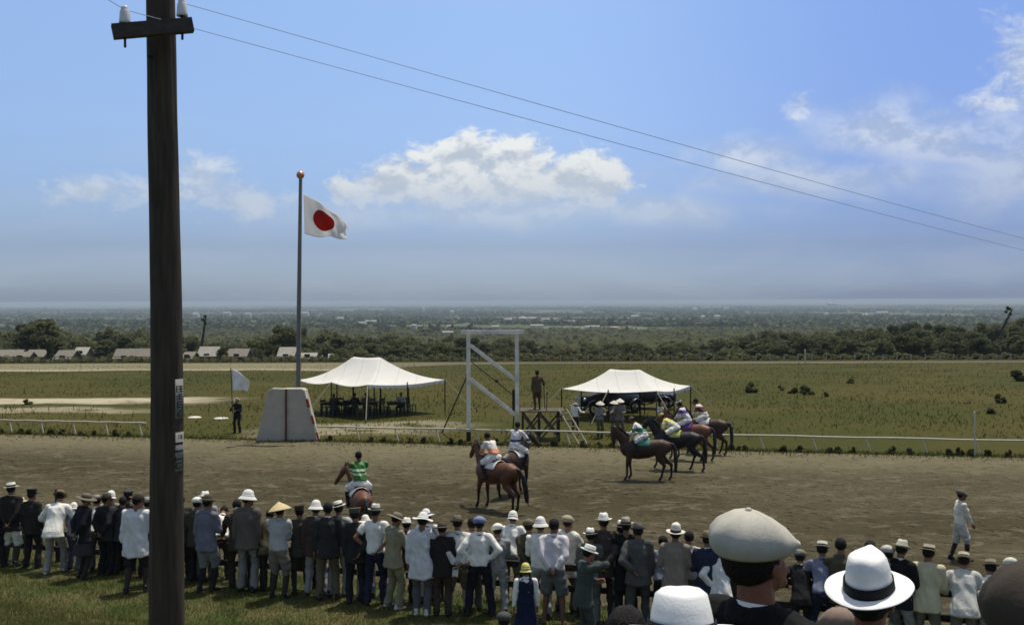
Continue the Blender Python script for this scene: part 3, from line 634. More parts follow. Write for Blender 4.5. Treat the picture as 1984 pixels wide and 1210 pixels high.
# ------------------------------------------------------------------ ground materials
def gmat(key, build, rough=.95):
    m_ = bpy.data.materials.new(key); m_.use_nodes = True; g = G(m_.node_tree); b = m_.node_tree.nodes['Principled BSDF']
    b.inputs['Roughness'].default_value = rough; b.inputs['Specular IOR Level'].default_value = .1
    p = g.n('ShaderNodeTexCoord').outputs['Object']; col, h, s = build(g, p)
    g.put(b.inputs['Base Color'], col)
    if h is not None:
        bp = g.n('ShaderNodeBump'); bp.inputs['Strength'].default_value = s; bp.inputs['Distance'].default_value = .11; g.put(bp.inputs['Height'], h); g.put(b.inputs['Normal'], bp.outputs[0])
    MATS[key] = m_; return m_
def b_field(g, p):
    x, y, z = g.xyz(p)
    big = g.noise(p, .045, 4, .6, .6); mid = g.noise(g.vm('MULTIPLY', p, (1, 1.6, 1)), .35, 5, .65); fine = g.noise(p, 3.0, 4, .7)
    grass = g.mix(g.sm(big, .38, .62), (.042, .046, .006), (.066, .055, .011))
    grass = g.mix(g.m('MULTIPLY', g.sm(mid, .42, .70), .65), grass, (.042, .046, .007))
    grass = g.mix(g.m('MULTIPLY', g.sm(fine, .5, .8), .4), grass, (.14, .118, .038))
    # bare sandy streaks on the left of the infield, dusty ground by the rail
    w = g.m('MULTIPLY', g.m('SUBTRACT', g.noise(g.vm('MULTIPLY', p, (.5, 1, 1)), .16, 5, .6), .5), 9.0)
    def band(y0, y1, x0, x1, soft=2.0, st=1.0):
        a = g.m('MULTIPLY', g.sm(g.m('ADD', y, w), y0-soft, y0+soft*.2), g.m('SUBTRACT', 1.0, g.sm(g.m('ADD', y, w), y1-soft*.2, y1+soft)))
        b_ = g.m('MULTIPLY', g.sm(g.m('ADD', x, g.m('MULTIPLY', w, 1.5)), x0-2, x0+2), g.m('SUBTRACT', 1.0, g.sm(g.m('ADD', x, g.m('MULTIPLY', w, 1.5)), x1-3, x1+3)))
        return g.m('MULTIPLY', g.m('MULTIPLY', a, b_), st)
    s_ = g.m('MAXIMUM', band(65.5, 70.5, -80, -20, 1.2, 1.), band(59.5, 62.0, -60, -20, 1.0, .55))
    s_ = g.m('MAXIMUM', s_, band(48.5, 52.5, -12, -5, 1.2, .5)); s_ = g.m('MULTIPLY', s_, g.sm(g.m('ADD', mid, g.m('MULTIPLY', fine, .3)), .46, .66))
    sand = g.mix(mid, (.46, .41, .29), (.30, .26, .18))
    grass = g.mix(g.m('MULTIPLY', g.sm(g.noise(g.vm('MULTIPLY', p, (.6, 1.5, 1)), .10, 5, .62, .8), .50, .66), .6), grass, (.040, .040, .007)); c = g.mix(s_, grass, sand)
    # beyond the race ground: a patchwork of paddies and woods on the plain
    far = g.sm(y, 170, 260); vo = g.n('ShaderNodeTexVoronoi', feature='F1'); g.put(vo.inputs['Vector'], g.vm('MULTIPLY', p, (.0035, .0012, 1))); vo.inputs['Scale'].default_value = 1.0
    fld = g.ramp(g.xyz(vo.outputs['Color'])[0], [(0., (.050, .064, .034)), (.45, (.068, .082, .042)), (.62, (.095, .108, .058)), (.80, (.15, .155, .09)), (1, (.20, .195, .13))])
    fl2 = g.noise(g.vm('MULTIPLY', p, (1, .35, 1)), .006, 8, .7); fld = g.mix(g.sm(fl2, .42, .58), fld, (.040, .052, .026))
    c = g.mix(far, c, fld)
    return c, g.m('ADD', g.m('MULTIPLY', mid, 1.0), g.m('MULTIPLY', fine, .6)), .9
def b_track(g, p):
    x, y, z = g.xyz(p)
    st = g.noise(g.vm('MULTIPLY', p, (.75, 1.1, 1)), 1.2, 7, .74, .7); fine = g.noise(p, 3.2, 6, .8); cl = g.noise(g.vm('MULTIPLY', p, (.8, 1.2, 1)), 6, 5, .75)
    big = g.noise(g.vm('MULTIPLY', p, (.5, 1.2, 1)), .14, 3, .5)
    vo = g.n('ShaderNodeTexVoronoi', feature='F1'); g.put(vo.inputs['Vector'], g.vm('ADD', p, g.vm('MULTIPLY', g.noise(p, 1.2, 3, .5, 0, True), (.5, .5, .5)))); vo.inputs['Scale'].default_value = 2.3; pit = g.sm(vo.outputs['Distance'], .10, .34)
    c = g.mix(g.sm(big, .40, .62), (.072, .060, .028), (.115, .096, .050))
    c = g.mix(g.m('MULTIPLY', g.sm(st, .50, .64), .8), c, (.19, .165, .108))
    c = g.mix(g.m('MULTIPLY', g.sm(fine, .50, .64), .75), c, (.050, .041, .022))
    c = g.mix(g.m('MULTIPLY', g.sm(cl, .56, .72), .55), c, (.24, .21, .14))
    # drier, paler towards the infield rail
    dr = g.sm(g.m('ADD', y, g.m('MULTIPLY', x, .19)), 37.0, 43.5); c = g.mix(g.m('MULTIPLY', dr, .6), c, (.245, .215, .125))
    return c, g.m('ADD', g.m('ADD', g.m('MULTIPLY', fine, 1.2), cl), g.m('ADD', g.m('MULTIPLY', st, 1.2), g.m('MULTIPLY', pit, 1.6))), 1.0
def b_bank(g, p):
    mid = g.noise(p, .8, 5, .65); fine = g.noise(p, 9, 4, .7)
    c = g.mix(g.sm(mid, .40, .62), (.048, .070, .018), (.115, .105, .045)); c = g.mix(g.m('MULTIPLY', g.sm(fine, .5, .75), .5), c, (.17, .155, .08)); return c, fine, .8
FIELD = gmat('field_grass', b_field); TRACK = gmat('track_dirt', b_track); BANK = gmat('bank_grass', b_bank)
BTRACK = gmat('pale_sand', lambda g, p: (g.mix(g.sm(g.xyz(p)[0], -32, -2), g.mix(g.m('MULTIPLY', g.sm(g.m('ADD', g.xyz(p)[1], g.m('MULTIPLY', g.noise(p, .2, 4, .6), 8)), 119, 126), .75), g.mix(g.noise(g.vm('MULTIPLY', p, (.3, 1, 1)), .3, 5, .65), (.38, .335, .23), (.20, .175, .10)), (.13, .12, .060)), g.mix(g.noise(g.vm('MULTIPLY', p, (.3, 1, 1)), .3, 5, .65), (.16, .13, .085), (.085, .075, .04))), None, 0))
# ------------------------------------------------------------------ ground sheets
def sheet(name, us, vs, fn, m_, dz=0.0, struct=True):
    U, Vv = np.meshgrid(us, vs); X, Y = fn(U, Vv); Z = hgt0(X, Y)+dz if np.isscalar(dz) else hgt0(X, Y)+dz(X, Y)
    V = np.stack([X.ravel(), Y.ravel(), Z.ravel()], 1); n, k = len(us), len(vs)
    i, j = np.meshgrid(np.arange(n-1), np.arange(k-1)); a = (j*n+i).ravel()
    o = mesh(name, V, np.stack([a, a+1, a+n+1, a+n], 1), m_)
    if struct: tag(o, kind='structure')
    return o
def inner(X, Y):
    s = sfence(X, Y); e = yrail(X)-.9-Y
    d = np.minimum(s-1.2, e); t = -.16*np.clip(d/.5, 0, 1)
    b = -.16*np.clip((1.0-s)/.5, 0, 1)*(Y < 40); return np.minimum(t, b)
ys = np.concatenate([np.linspace(-40, 4, 12), np.arange(4.5, 62, .45), np.geomspace(62.5, 25000, 140)])
us = np.linspace(-1, 1, 331)
sheet('ground', us, ys, lambda U, Y: (np.sign(U)*(np.abs(U)*62+np.abs(U)**3*np.clip(Y*1.3, 20, None)), Y), FIELD, inner)
sheet('racetrack', np.arange(-75, 75, .5), np.linspace(0, 1, 90), lambda X, t: (X, (18.0-.36*X+.9*1.063)*(1-t)+(yrail(X)-.85)*t), TRACK, .0)
sheet('grass_bank', np.linspace(-45, 45, 220), np.linspace(-16, .93, 70), lambda X, s: (X, 18.0-.36*X+s*1.063), BANK, .0)
bt = sheet('back_track', np.linspace(-150, 150, 120), np.linspace(0, 1, 8), lambda X, t: (X, (137-25*sst((-X-4)/16.))*(1-t)+148*t-.03*X+(1.4*np.sin(X*.13)+.9*np.sin(X*.41))*(1-t)), BTRACK, .03)
# ------------------------------------------------------------------ grass & weeds (stuff)
def blades(name, P, h, w, m_, lean=.5, kind='stuff', n=1):
    N = len(P); a = RNG.uniform(0, 6.28, N); hh = h*RNG.uniform(.5, 1.3, N); d = np.stack([np.cos(a), np.sin(a), np.zeros(N)], 1); l = RNG.normal(0, lean, (N, 2))
    tip = P+np.concatenate([l*hh[:, None], hh[:, None]], 1); b1 = P-d*w/2; b2 = P+d*w/2; P_ = P
    V = np.concatenate([b1, b2, tip]); F = np.stack([np.arange(N), np.arange(N)+N, np.arange(N)+2*N], 1)
    return tag(mesh(name, V, F, m_, None, False), kind=kind)
def leafmat(key, c1, c2, scale=1.5, tr=.25):
    m_ = bpy.data.materials.new(key); m_.use_nodes = True; g = G(m_.node_tree); b = m_.node_tree.nodes['Principled BSDF']; b.inputs['Roughness'].default_value = .75; b.inputs['Specular IOR Level'].default_value = .15
    ge = g.n('ShaderNodeNewGeometry'); oi = g.n('ShaderNodeObjectInfo')
    n_ = g.noise(ge.outputs['Position'], scale, 4, .7); n_ = g.m('ADD', n_, g.m('MULTIPLY', g.m('SUBTRACT', oi.outputs['Random'], .5), .35))
    c = g.ramp(n_, [(.3, c1), (.7, c2)]); g.put(b.inputs['Base Color'], c)
    t = g.n('ShaderNodeBsdfTranslucent'); g.put(t.inputs[0], c); mx_ = g.n('ShaderNodeMixShader'); mx_.inputs[0].default_value = tr
    nt = m_.node_tree; nt.links.new(b.outputs[0], mx_.inputs[1]); nt.links.new(t.outputs[0], mx_.inputs[2]); nt.links.new(mx_.outputs[0], nt.nodes['Material Output'].inputs[0]); return m_
GR = leafmat('grass_blades', (.040, .066, .009), (.140, .128, .040), 1.6)
N = 190000; s_ = RNG.uniform(-6.5, .9, N); x_ = RNG.uniform(-12, 9.5, N); y_ = 18-.36*x_+s_*1.063
k = (np.abs(x_) < y_*.56); x_, y_ = x_[k], y_[k]; nz_ = np.sin(x_*2.1+np.sin(y_*3)*1.3)*np.cos(y_*2.3+x_); k = RNG.random(len(x_)) < .72+.28*nz_; x_, y_ = x_[k], y_[k]
tag(blades('bank_grass', np.stack([x_, y_, hgt0(x_, y_)-.01], 1), .085, .012, GR), 'bright green short grass growing on the bank where the spectators stand', 'grass')
WD = leafmat('field_weeds', (.038, .043, .006), (.066, .060, .012), .5)
N = 60000; y_ = RNG.uniform(46.5**.5, 150**.5, N)**2; x_ = RNG.uniform(-.6, .6, N)*y_; k = (y_ > yrail(x_)+.1); x_, y_ = x_[k], y_[k]
nz_ = np.sin(x_*.31+np.sin(y_*.2)*2)*np.sin(y_*.27+x_*.1)+.5*np.sin(x_*1.3)*np.sin(y_*.9); k = (RNG.random(len(x_)) < .45+.45*nz_); x_, y_ = x_[k], y_[k]; N = len(x_)
k = ~((y_ > 135) | ((x_ < -19) & (y_ > 64) & (y_ < 71))); x_, y_ = x_[k], y_[k]
tag(blades('meadow_grass', np.stack([x_, y_, hgt0(x_, y_)], 1), .15, .055, WD, .6), 'rough tufts of dull green grass over the infield', 'grass')
k = RNG.random(len(x_)) < .016; tag(blades('tall_weeds', np.stack([x_[k], y_[k], hgt0(x_[k], y_[k])], 1), .5, .06, leafmat('dry_stalks', (.05, .05, .018), (.11, .09, .035), .5), .2), 'scattered taller weeds standing up from the infield grass', 'weeds')
# ------------------------------------------------------------------ trees
LEAF = [leafmat('leaves_dark', (.060, .072, .028), (.125, .13, .060), .35, .5), leafmat('leaves_mid', (.080, .092, .036), (.165, .165, .076), .35, .5), leafmat('leaves_light', (.10, .108, .046), (.185, .185, .088), .35, .5)]
BARK = mat('bark', (.06, .05, .038), .9, .3, 6)
def crown_mesh(rng, w, h, nb, nl, ls, flat=.75):
    """leaf clumps spread through an uneven crown of half-width w, height h"""
    c = []
    for i in range(nb):
        a = rng.uniform(0, 6.28); t = rng.uniform(.08, 1); r_ = w*(.25+.75*math.sin(math.pi*min(t**.8, 1)*.92))*rng.uniform(.25, .95); c.append((r_*math.cos(a), r_*math.sin(a), h*(.12+.76*t), w*rng.uniform(.24, .46)))
    V, F, n = [], [], 0
    for (x, y, z, r_) in c:
        d = rng.normal(0, 1, (nl, 3)); d /= np.linalg.norm(d, axis=1)[:, None]; p = np.array([x, y, z])+d*r_*np.array([1, 1, flat])*rng.uniform(.55, 1.12, (nl, 1))
        u = rng.normal(0, 1, (nl, 3)); u /= np.linalg.norm(u, axis=1)[:, None]; v = np.cross(u, d+rng.normal(0, .5, (nl, 3))); v /= np.linalg.norm(v, axis=1)[:, None]+1e-6
        s = ls*rng.uniform(.5, 1.4, (nl, 1)); V.append(np.stack([p-u*s, p+v*s*.8, p+u*s, p-v*s*.8], 1).reshape(-1, 3)); 
        i = np.arange(nl)*4+n; F.append(np.stack([i, i+1, i+2, i+3], 1)); n += nl*4
    return np.vstack(V), np.vstack(F)
def tree_proto(i, kind):
    rng = np.random.default_rng(50+i); h = 10.
    w = {'round': 4.2, 'tall': 2.6, 'bushy': 4.8}[kind]
    V, F = crown_mesh(rng, w, h*.86, 20, 130, .34); V[:, 2] += h*.14 if kind != 'bushy' else 0.2
    r_ = mesh('tree', *join([tube([(0, 0, -.5), (.1, 0, 1.5), (.15, .1, 4.5), (0, 0, 7.5)], [.32, .25, .17, .05], 8)]+[tube([(.12, .05, 2.5+q), (math.cos(q*2.1)*1.4, math.sin(q*2.1)*1.4, 4.4+q), (math.cos(q*2.1)*2.4, math.sin(q*2.1)*2.4, 5.6+q)], [.12, .08, .03], 6) for q in (0, 1.1, 2.3)]), BARK)
    cr = mesh('crown', V, F, LEAF[i % 3], r_, False); cr.name = 'crown'
    return r_, cr
PROTO = [tree_proto(i, kd) for i, kd in enumerate(['round', 'bushy', 'tall', 'round', 'bushy', 'round', 'tall', 'bushy', 'round'])]
used = set()
def put_tree(k, x, y, h, label, group, wide=1.0, z=None, leaf=None):
    r0, c0 = PROTO[k]
    if k in used or True:
        r_ = r0.copy(); c_ = c0.copy(); COL.objects.link(r_); COL.objects.link(c_); c_.parent = r_
    r_.name = 'tree'; r_.location = (x, y, gz(x, y) if z is None else z); s = h/9.6; r_.scale = (s*wide, s*wide, s); r_.rotation_euler = (0, 0, random.uniform(0, 6.28)); tag(r_, label, 'tree', group)
    if leaf is not None: c_.material_slots[0].link = 'OBJECT'; c_.material_slots[0].material = leaf
    return r_
SKX = [0, 45, 110, 140, 180, 250, 330, 400, 470, 560, 650, 800, 870, 1000, 1150, 1300, 1400, 1460, 1560, 1700, 1760, 1860, 1930, 1984]
SKY_ = [640, 622, 622, 640, 640, 627, 640, 658, 648, 634, 640, 648, 652, 656, 662, 664, 655, 640, 638, 630, 624, 628, 622, 616]
GL = 'trees of the dark wood behind the infield'
for row, (Y0, n, up) in enumerate([(232, 34, 26), (262, 36, 16), (300, 38, 8), (350, 40, 2), (420, 40, 0)]):
    for i in range(n):
        px = -60+2110*(i+random.uniform(.1, .9))/n; Y = Y0*random.uniform(.94, 1.08)
        ty = float(np.interp(px, SKX, SKY_))+up+random.uniform(-2, 7)
        p = at(px, ty, Y); zg = gz(p.x, Y); h = max(p.z-zg, 3.2)
        if row == 0 and px < 640 and h > 5: h = random.uniform(3.5, 5.5)
        right = px > 1450
        put_tree(random.randrange(9), p.x, Y, h, 'broad dark green tree in the right part of the wood, crown touching its neighbours' if right else 'leafy mid green tree of the wood behind the infield, crown merging with its neighbours', GL+(' at right' if right else ''), random.uniform(1.0, 1.5)*min(1.6, 9/h)**.5, leaf=LEAF[0] if right else random.choice(LEAF[:2] if px > 800 else LEAF))
put_tree(0, at(85, 690, 222).x, 222, at(85, 618, 222).z-gz(0, 222), 'tall round-topped tree rising highest above the wood at far left', None, 1.2)
put_tree(3, at(548, 690, 225).x, 225, at(548, 634, 225).z-gz(0, 225), 'bulky dark tree just left of the flagpole above the sheds', None, 1.0)
put_tree(6, at(97, 700, 150).x, 150, 3.6, 'small dark slender tree standing alone in front of the left sheds', None, .55, leaf=LEAF[0])
put_tree(2, at(520, 700, 178).x, 178, 3.4, 'small dark bushy tree between two low sheds left of the flagpole', None, .9, leaf=LEAF[0])
put_tree(4, at(430, 700, 176).x, 176, 3.0, 'small dark round tree beside the pale thatched roof', None, .8, leaf=LEAF[0])
for r0, c0 in PROTO: bpy.data.objects.remove(c0); bpy.data.objects.remove(r0)
# a leaning dead trunk on either side, poking out above the wood
for px, py, ty, dx_, lb in ((391, 668, 612, 8, 'dark leaning bare-stemmed tree poking above the wood right of the near pole'), (1940, 640, 598, 22, 'dark leaning bare tree poking above the wood at far right')):
    Y = 235; a = at(px, py, Y); b = at(px+dx_, ty, Y)
    t = mesh('tree', *join([tube([(0, 0, 0), tuple((b-a)*.5), tuple(b-a)], [.35, .28, .12], 8)]), BARK); t.location = a
    V, F = crown_mesh(np.random.default_rng(px), .55, 3.2, 6, 60, .24); V = V+np.array((b-a)*.62)+np.array([0, 0, -.2]); mesh('crown', V, F, LEAF[0], t, False)
    tag(t, lb, 'tree')
# the wood and the plain beyond: one mass
def clumps(name, n, y0, y1, wr, hr, m_, label, seed, ls=.10):
    rng = np.random.default_rng(seed); V, F, k = [], [], 0
    for i in range(n):
        Y = (rng.uniform(0, 1)*(y1**.35-y0**.35)+y0**.35)**(1/.35); X = rng.uniform(-.58, .58)*Y
        if math.sin(X*.004+seed)+math.sin(Y*.0031+X*.0011)+math.sin(X/Y*14+math.log(Y)*9) < -.55 and y0 > 1000: continue
        w = rng.uniform(*wr)*(Y/y0)**.45; h = rng.uniform(*hr); nl = 26
        d = rng.normal(0, 1, (nl, 3)); d /= np.linalg.norm(d, axis=1)[:, None]; p = d*np.array([w, w*.6, h])*rng.uniform(.6, 1, (nl, 1)); p[:, 2] = np.abs(p[:, 2]); p += np.array([X, Y, gz(X, Y)])
        u = rng.normal(0, 1, (nl, 3)); u[:, 2] *= .5; u /= np.linalg.norm(u, axis=1)[:, None]; v = np.cross(u, d); v /= np.linalg.norm(v, axis=1)[:, None]+1e-6; s = (w*.22+h*.12)*rng.uniform(.6, 1.3, (nl, 1))
        V.append(np.stack([p-u*s, p+v*s*.6, p+u*s, p-v*s*.6], 1).reshape(-1, 3)); q = np.arange(nl)*4+k; F.append(np.stack([q, q+1, q+2, q+3], 1)); k += nl*4
    return tag(mesh(name, np.vstack(V), np.vstack(F), m_, None, False), label, 'woodland', None, 'stuff')
clumps('woodland', 4200, 430, 1500, (5, 11), (4, 9), LEAF[0], 'dense green woodland filling the ground behind the nearest trees', 3)
clumps('distant_woodland', 7000, 1300, 12000, (10, 30), (5, 11), leafmat('far_leaves', (.040, .056, .028), (.095, .110, .058), .004, .2), 'hazy far-off groves and hedgerows spread over the plain to the horizon', 4)
# ------------------------------------------------------------------ buildings
WALLD = mat('weathered_board', (.11, .085, .06), .9, .3, 3); ROOFG = mat('grey_thatch', (.20, .18, .145), .95, .2, 2.5); ROOFP = mat('pale_roof', (.30, .28, .235), .9, .15, 2); WALLP = mat('pale_plaster', (.50, .48, .43), .9, .1, 2); DARKW = mat('dark_opening', (.02, .018, .015), .6)
def house(name, c, w, d, h, rh, rz, label, cat, group=None, roof=ROOFG, wall=WALLD, parts=True, over=.35):
    V = [(-w/2, -d/2, -2), (w/2, -d/2, -2), (w/2, d/2, -2), (-w/2, d/2, -2), (-w/2, -d/2, h), (w/2, -d/2, h), (w/2, d/2, h), (-w/2, d/2, h), (-w/2, 0, h+rh*.93), (w/2, 0, h+rh*.93)]
    F = [(0, 1, 5, 4), (2, 3, 7, 6), (1, 2, 6, 9, 5), (3, 0, 4, 8, 7), (0, 3, 2, 1)]
    r_ = empty(name, c, rz); tag(r_, label, cat, group); mesh('wall', V, F, wall, r_, False)
    o = over; rV = []; 
    for z_ in (0, .12):
        rV += [(-w/2-o, -d/2-o, h-rh*o/(d/2)+z_), (w/2+o, -d/2-o, h-rh*o/(d/2)+z_), (-w/2-o, 0, h+rh+z_), (w/2+o, 0, h+rh+z_), (-w/2-o, d/2+o, h-rh*o/(d/2)+z_), (w/2+o, d/2+o, h-rh*o/(d/2)+z_)]
    rF = [(0, 2, 3, 1), (2, 4, 5, 3), (6, 7, 9, 8), (8, 9, 11, 10), (0, 1, 7, 6), (4, 10, 11, 5), (0, 6, 8, 2), (2, 8, 10, 4), (1, 3, 9, 7), (3, 5, 11, 9)]
    mesh('roof', rV, rF, roof, r_, False)
    if parts:
        n = max(1, int(w/3.2))
        for i in range(n):
            x = (i+.5)/n*w-w/2; mesh('window' if i % 2 else 'door', *box((x, -d/2-.02, .9 if i % 2 else .75), (1.1, .06, .8 if i % 2 else 1.5)), DARKW, r_, False)
    return r_
for (x0, x1, yt, yb, Y, rh, rf, lb) in [
    (2, 44, 678, 702, 200, 1.1, ROOFG, 'long low grey-roofed shed at the far left edge of the infield'), (34, 62, 682, 702, 197, 1.1, ROOFG, 'grey shed with a pale wall between the two leftmost long sheds'),
    (60, 92, 678, 702, 201, 1.2, ROOFG, 'grey-roofed shed just left of the lone slender tree'), (117, 147, 679, 702, 201, 1.5, ROOFG, 'grey shed just right of the lone slender tree'),
    (152, 172, 673, 692, 214, 2.0, ROOFP, 'pale steep-roofed hut half hidden by bushes beside the lone tree'), (230, 300, 676, 702, 203, 1.6, ROOFG, 'longest brown shed with a wide pale roof touching the near pole'),
    (362, 378, 682, 700, 203, 1.2, ROOFG, 'tiny pale-roofed shed just right of the near pole'), (391, 424, 672, 698, 207, 2.1, ROOFP, 'pale humped thatched farmhouse right of the near pole'),
    (447, 482, 676, 698, 214, 1.6, ROOFG, 'grey-roofed house half hidden by trees behind the white hand flag'), (545, 573, 673, 699, 205, 2.0, ROOFP, 'pale gabled farmhouse just left of the flagpole'), (583, 612, 684, 699, 205, .8, ROOFP, 'low pale-roofed shed just right of the flagpole'), (630, 643, 686, 697, 205, .6, ROOFP, 'very small pale shed above the left end of the first marquee')]:
    a = at(x0, yb, Y); b = at(x1, yb, Y); zt = at((x0+x1)/2, yt, Y).z; rh = min(rh, (zt-a.z)*.6); h = zt-a.z-rh
    house('shed' if 'shed' in lb else 'farmhouse', ((a.x+b.x)/2, Y, a.z), abs(b.x-a.x), 4.5, h, rh, R(random.uniform(-6, 6)), lb, 'shed' if 'shed' in lb else 'house', roof=rf)
rngh = np.random.default_rng(5)
spots = [(720, 622, 22), (702, 625, 14), (877, 636, 26), (868, 643, 20), (985, 618, 14), (1022, 616, 34), (1064, 618, 30), (1100, 622, 28), (1040, 630, 24), (1150, 632, 22), (1136, 633, 6), (590, 606, 16), (440, 606, 14), (380, 608, 10), (345, 604, 12), (1188, 634, 16), (1230, 612, 14), (960, 632, 14), (660, 616, 12), (1590, 638, 12), (1640, 624, 12), (1708, 605, 22), (1612, 588, 18)]
def plainpt(px, py):
    p = ground(px, min(py, 640) if py > 590 else 596); return p
GH = 'white buildings scattered over the far plain'
for i in range(44):
    px, py, w = spots[i] if i < len(spots) else (rngh.uniform(20, 1980), rngh.uniform(596, 632), rngh.uniform(4, 12))
    Y = float(np.interp(py, [590, 600, 615, 630, 645], [9000, 5200, 2700, 1700, 1150])); p = at(px, py, Y); W_ = w/FPX*Y
    zg = gz(p.x, Y); hh = max(p.z-zg+3/FPX*Y*.5, 5)
    house('farmhouse', (p.x, Y, zg), W_, 12+Y*.004, hh-1.4/FPX*Y, 1.8/FPX*Y, 0, 'small white building far off on the hazy plain', 'building', GH, ROOFP, WALLP, False, .5)
# ------------------------------------------------------------------ rails and fences
PAINT = mat('white_paint', (.50, .47, .36), .6, .12, 5, .1, 40); PAINTG = mat('grey_white_paint', (.70, .66, .55), .7, .2, 2.5, .15, 30); WOOD = mat('weathered_wood', (.095, .075, .052), .85, .3, 5, .3, 40, stretch=(1, 1, 4)); WOODD = mat('dark_wood', (.030, .025, .019), .85, .35, 5, .4, 30, stretch=(4, 4, .6))
def railpt(X, z=0.): Y = yrail(X); return Vector((X, Y, gz(X, Y)+z))
def x_on_rail(px):
    d = ray(px, 850); k = d.x/d.y; return k*(50.4-4.75)/(1+.19*k)
def rail_run(label, px0, px1, posts, hz=.58):
    r_ = empty('running_rail', railpt(x_on_rail((px0+px1)/2))); tag(r_, label, 'rail'); r_.location = (0, 0, 0)
    X0, X1 = x_on_rail(px0), x_on_rail(px1); n = 24; pts = [railpt(lerp(X0, X1, i/n), hz+.012*math.sin(i*1.7)) for i in range(n+1)]
    V, F = join([tube(pts, (.036, .038), 8, side=(0, 1, 0), caps=.2)]); mesh('rail', V, F, PAINT, r_)
    for px in posts:
        X = x_on_rail(px); b = railpt(X+.12, -.1)-Vector((0, .0, 0)); t = railpt(X-.08, hz); mesh('post', *bar(b+Vector((0, -.06, 0)), t+Vector((0, .01, 0)), .042, .05), PAINT, r_, False)
    return r_
rail_run('white running rail on slanting posts left of the concrete block', -60, 283, [-41, 21, 82, 144, 207, 272])
rail_run('long white running rail on slanting posts right of the concrete block', 606, 2060, [693, 768, 848, 925, 1020, 1100, 1195, 1290, 1385, 1475, 1577, 1681, 1791, 1893, 2000])
# concrete judge's block with painted line and striped edge
CONC = mat('concrete', (.43, .385, .30), .9, .12, 2.2, .25, 20)
def P_(px, py, Y): return at(px, py, Y)
Yb = 46.8; zb = gz(-10, Yb); bl, br, tl, tr_ = (at(q, 845, Yb).x for q in (492, 618, 519, 590)); zt = at(555, 753, Yb).z
D = .75
V = [(bl, Yb, zb-.3), (br, Yb, zb-.3), (tr_, Yb+.08, zt-.08), (tr_-.12, Yb+.09, zt), (tl+.12, Yb+.09, zt), (tl, Yb+.08, zt-.08)]; V += [(x+.0, Yb+D, z) for x, y, z in V]
blk = mesh('concrete_block', V, [(0, 1, 2, 3, 4, 5), (11, 10, 9, 8, 7, 6)]+[(i, 6+i, 6+(i+1) % 6, (i+1) % 6) for i in range(6)], CONC, None, False); tag(blk, 'grey sloping-sided concrete block with a red centre line at the foot of the flagpole', 'concrete block')
bvm = blk.modifiers.new('b', 'BEVEL'); bvm.width = .03; bvm.segments = 2
REDP = mat('red_paint', (.22, .025, .018), .7, .15, 6)
xc = at(554, 800, Yb).x; mesh('painted_line', *box((xc, Yb+.02, (zb+zt)/2), (.065, .1, zt-zb-.02), Euler((R(-2.1), 0, 0))), mat('dark_red_paint', (.09, .018, .016), .7), blk, False)
for i in range(6):
    t0, t1 = i/6, (i+1)/6; a = Vector((lerp(br, tr_, t0), Yb-.02, lerp(zb, zt-.08, t0)+.0)); b = Vector((lerp(br, tr_, t1), Yb-.01+.07*t1, lerp(zb, zt-.08, t1)))
    mesh('edge_stripe', *bar(a+Vector((.0, .0, 0)), b, .075, .10), REDP if i % 2 == 0 else cloth(OFFW), blk, False)
# flagpole and flag
Yp = 48.2; METAL = mat('grey_pole_paint', (.16, .155, .14), .5, .15, 4)
fb = at(577, 815, Yp); ft = at(582, 343, Yp); zgp = gz(fb.x, Yp)
fp = mesh('flagpole', *join([tube([(fb.x, Yp, zgp-.2), (lerp(fb.x, ft.x, .5), Yp, lerp(fb.z, ft.z, .5)), tuple(ft)], [.125, .105, .07], 14)]), METAL); tag(fp, 'tall grey flagpole topped by a bronze ball behind the concrete block', 'flagpole')
mesh('finial', *ball((ft.x, Yp, at(582, 339, Yp).z), .19, 16), mat('bronze', (.55, .28, .16), .35, .1, 5, metal=.6), fp)
mesh('halyard', *join([tube([(ft.x+.10, Yp-.1, ft.z-.1), (fb.x+.18, Yp-.12, lerp(zgp, ft.z, .35)), (fb.x+.16, Yp-.1, zgp+2.4)], .012, 5)]), PAINT, fp)
nx, ny = 60, 36; V, UV = [], []
A, B_, C_, D_ = at(588, 376, Yp-.1), at(673, 438, Yp-.5), at(590, 452, Yp-.1), at(671, 466, Yp-.6)
for j in range(ny+1):
    for i in range(nx+1):
        u, v = i/nx, j/ny; p = lerp(lerp(A, B_, u), lerp(C_, D_, u), v)
        p = p+Vector((.045*math.sin(u*9+v*5)*u+.03*math.sin(v*9)*(u*(1-u))*4, .16*math.sin(u*8.5+v*2.6)*(.25+u)+.05*math.sin(u*19-v*7)*u, .16*math.sin(u*math.pi)*(1-v)-.07*math.sin(u*math.pi*2.1)*v-.05*math.sin(u*14+v*3)*u)); V.append(p); UV.append((u, 1-v))
F = [(j*(nx+1)+i, j*(nx+1)+i+1, (j+1)*(nx+1)+i+1, (j+1)*(nx+1)+i) for j in range(ny) for i in range(nx)]
fm_ = bpy.data.materials.new('flag_cloth'); fm_.use_nodes = True; g = G(fm_.node_tree); b = fm_.node_tree.nodes['Principled BSDF']; b.inputs['Roughness'].default_value = .9
uvn = g.n('ShaderNodeUVMap').outputs[0]; ux, uy, _ = g.xyz(uvn); du = g.m('MULTIPLY', g.m('SUBTRACT', ux, .47), 1.30); dv = g.m('SUBTRACT', uy, .50)
rd = g.m('SQRT', g.m('ADD', g.m('MULTIPLY', du, du), g.m('MULTIPLY', dv, dv))); fc = g.mix(g.m('LESS_THAN', rd, .31), (.88, .86, .82), (.46, .035, .018)); g.put(b.inputs['Base Color'], fc)
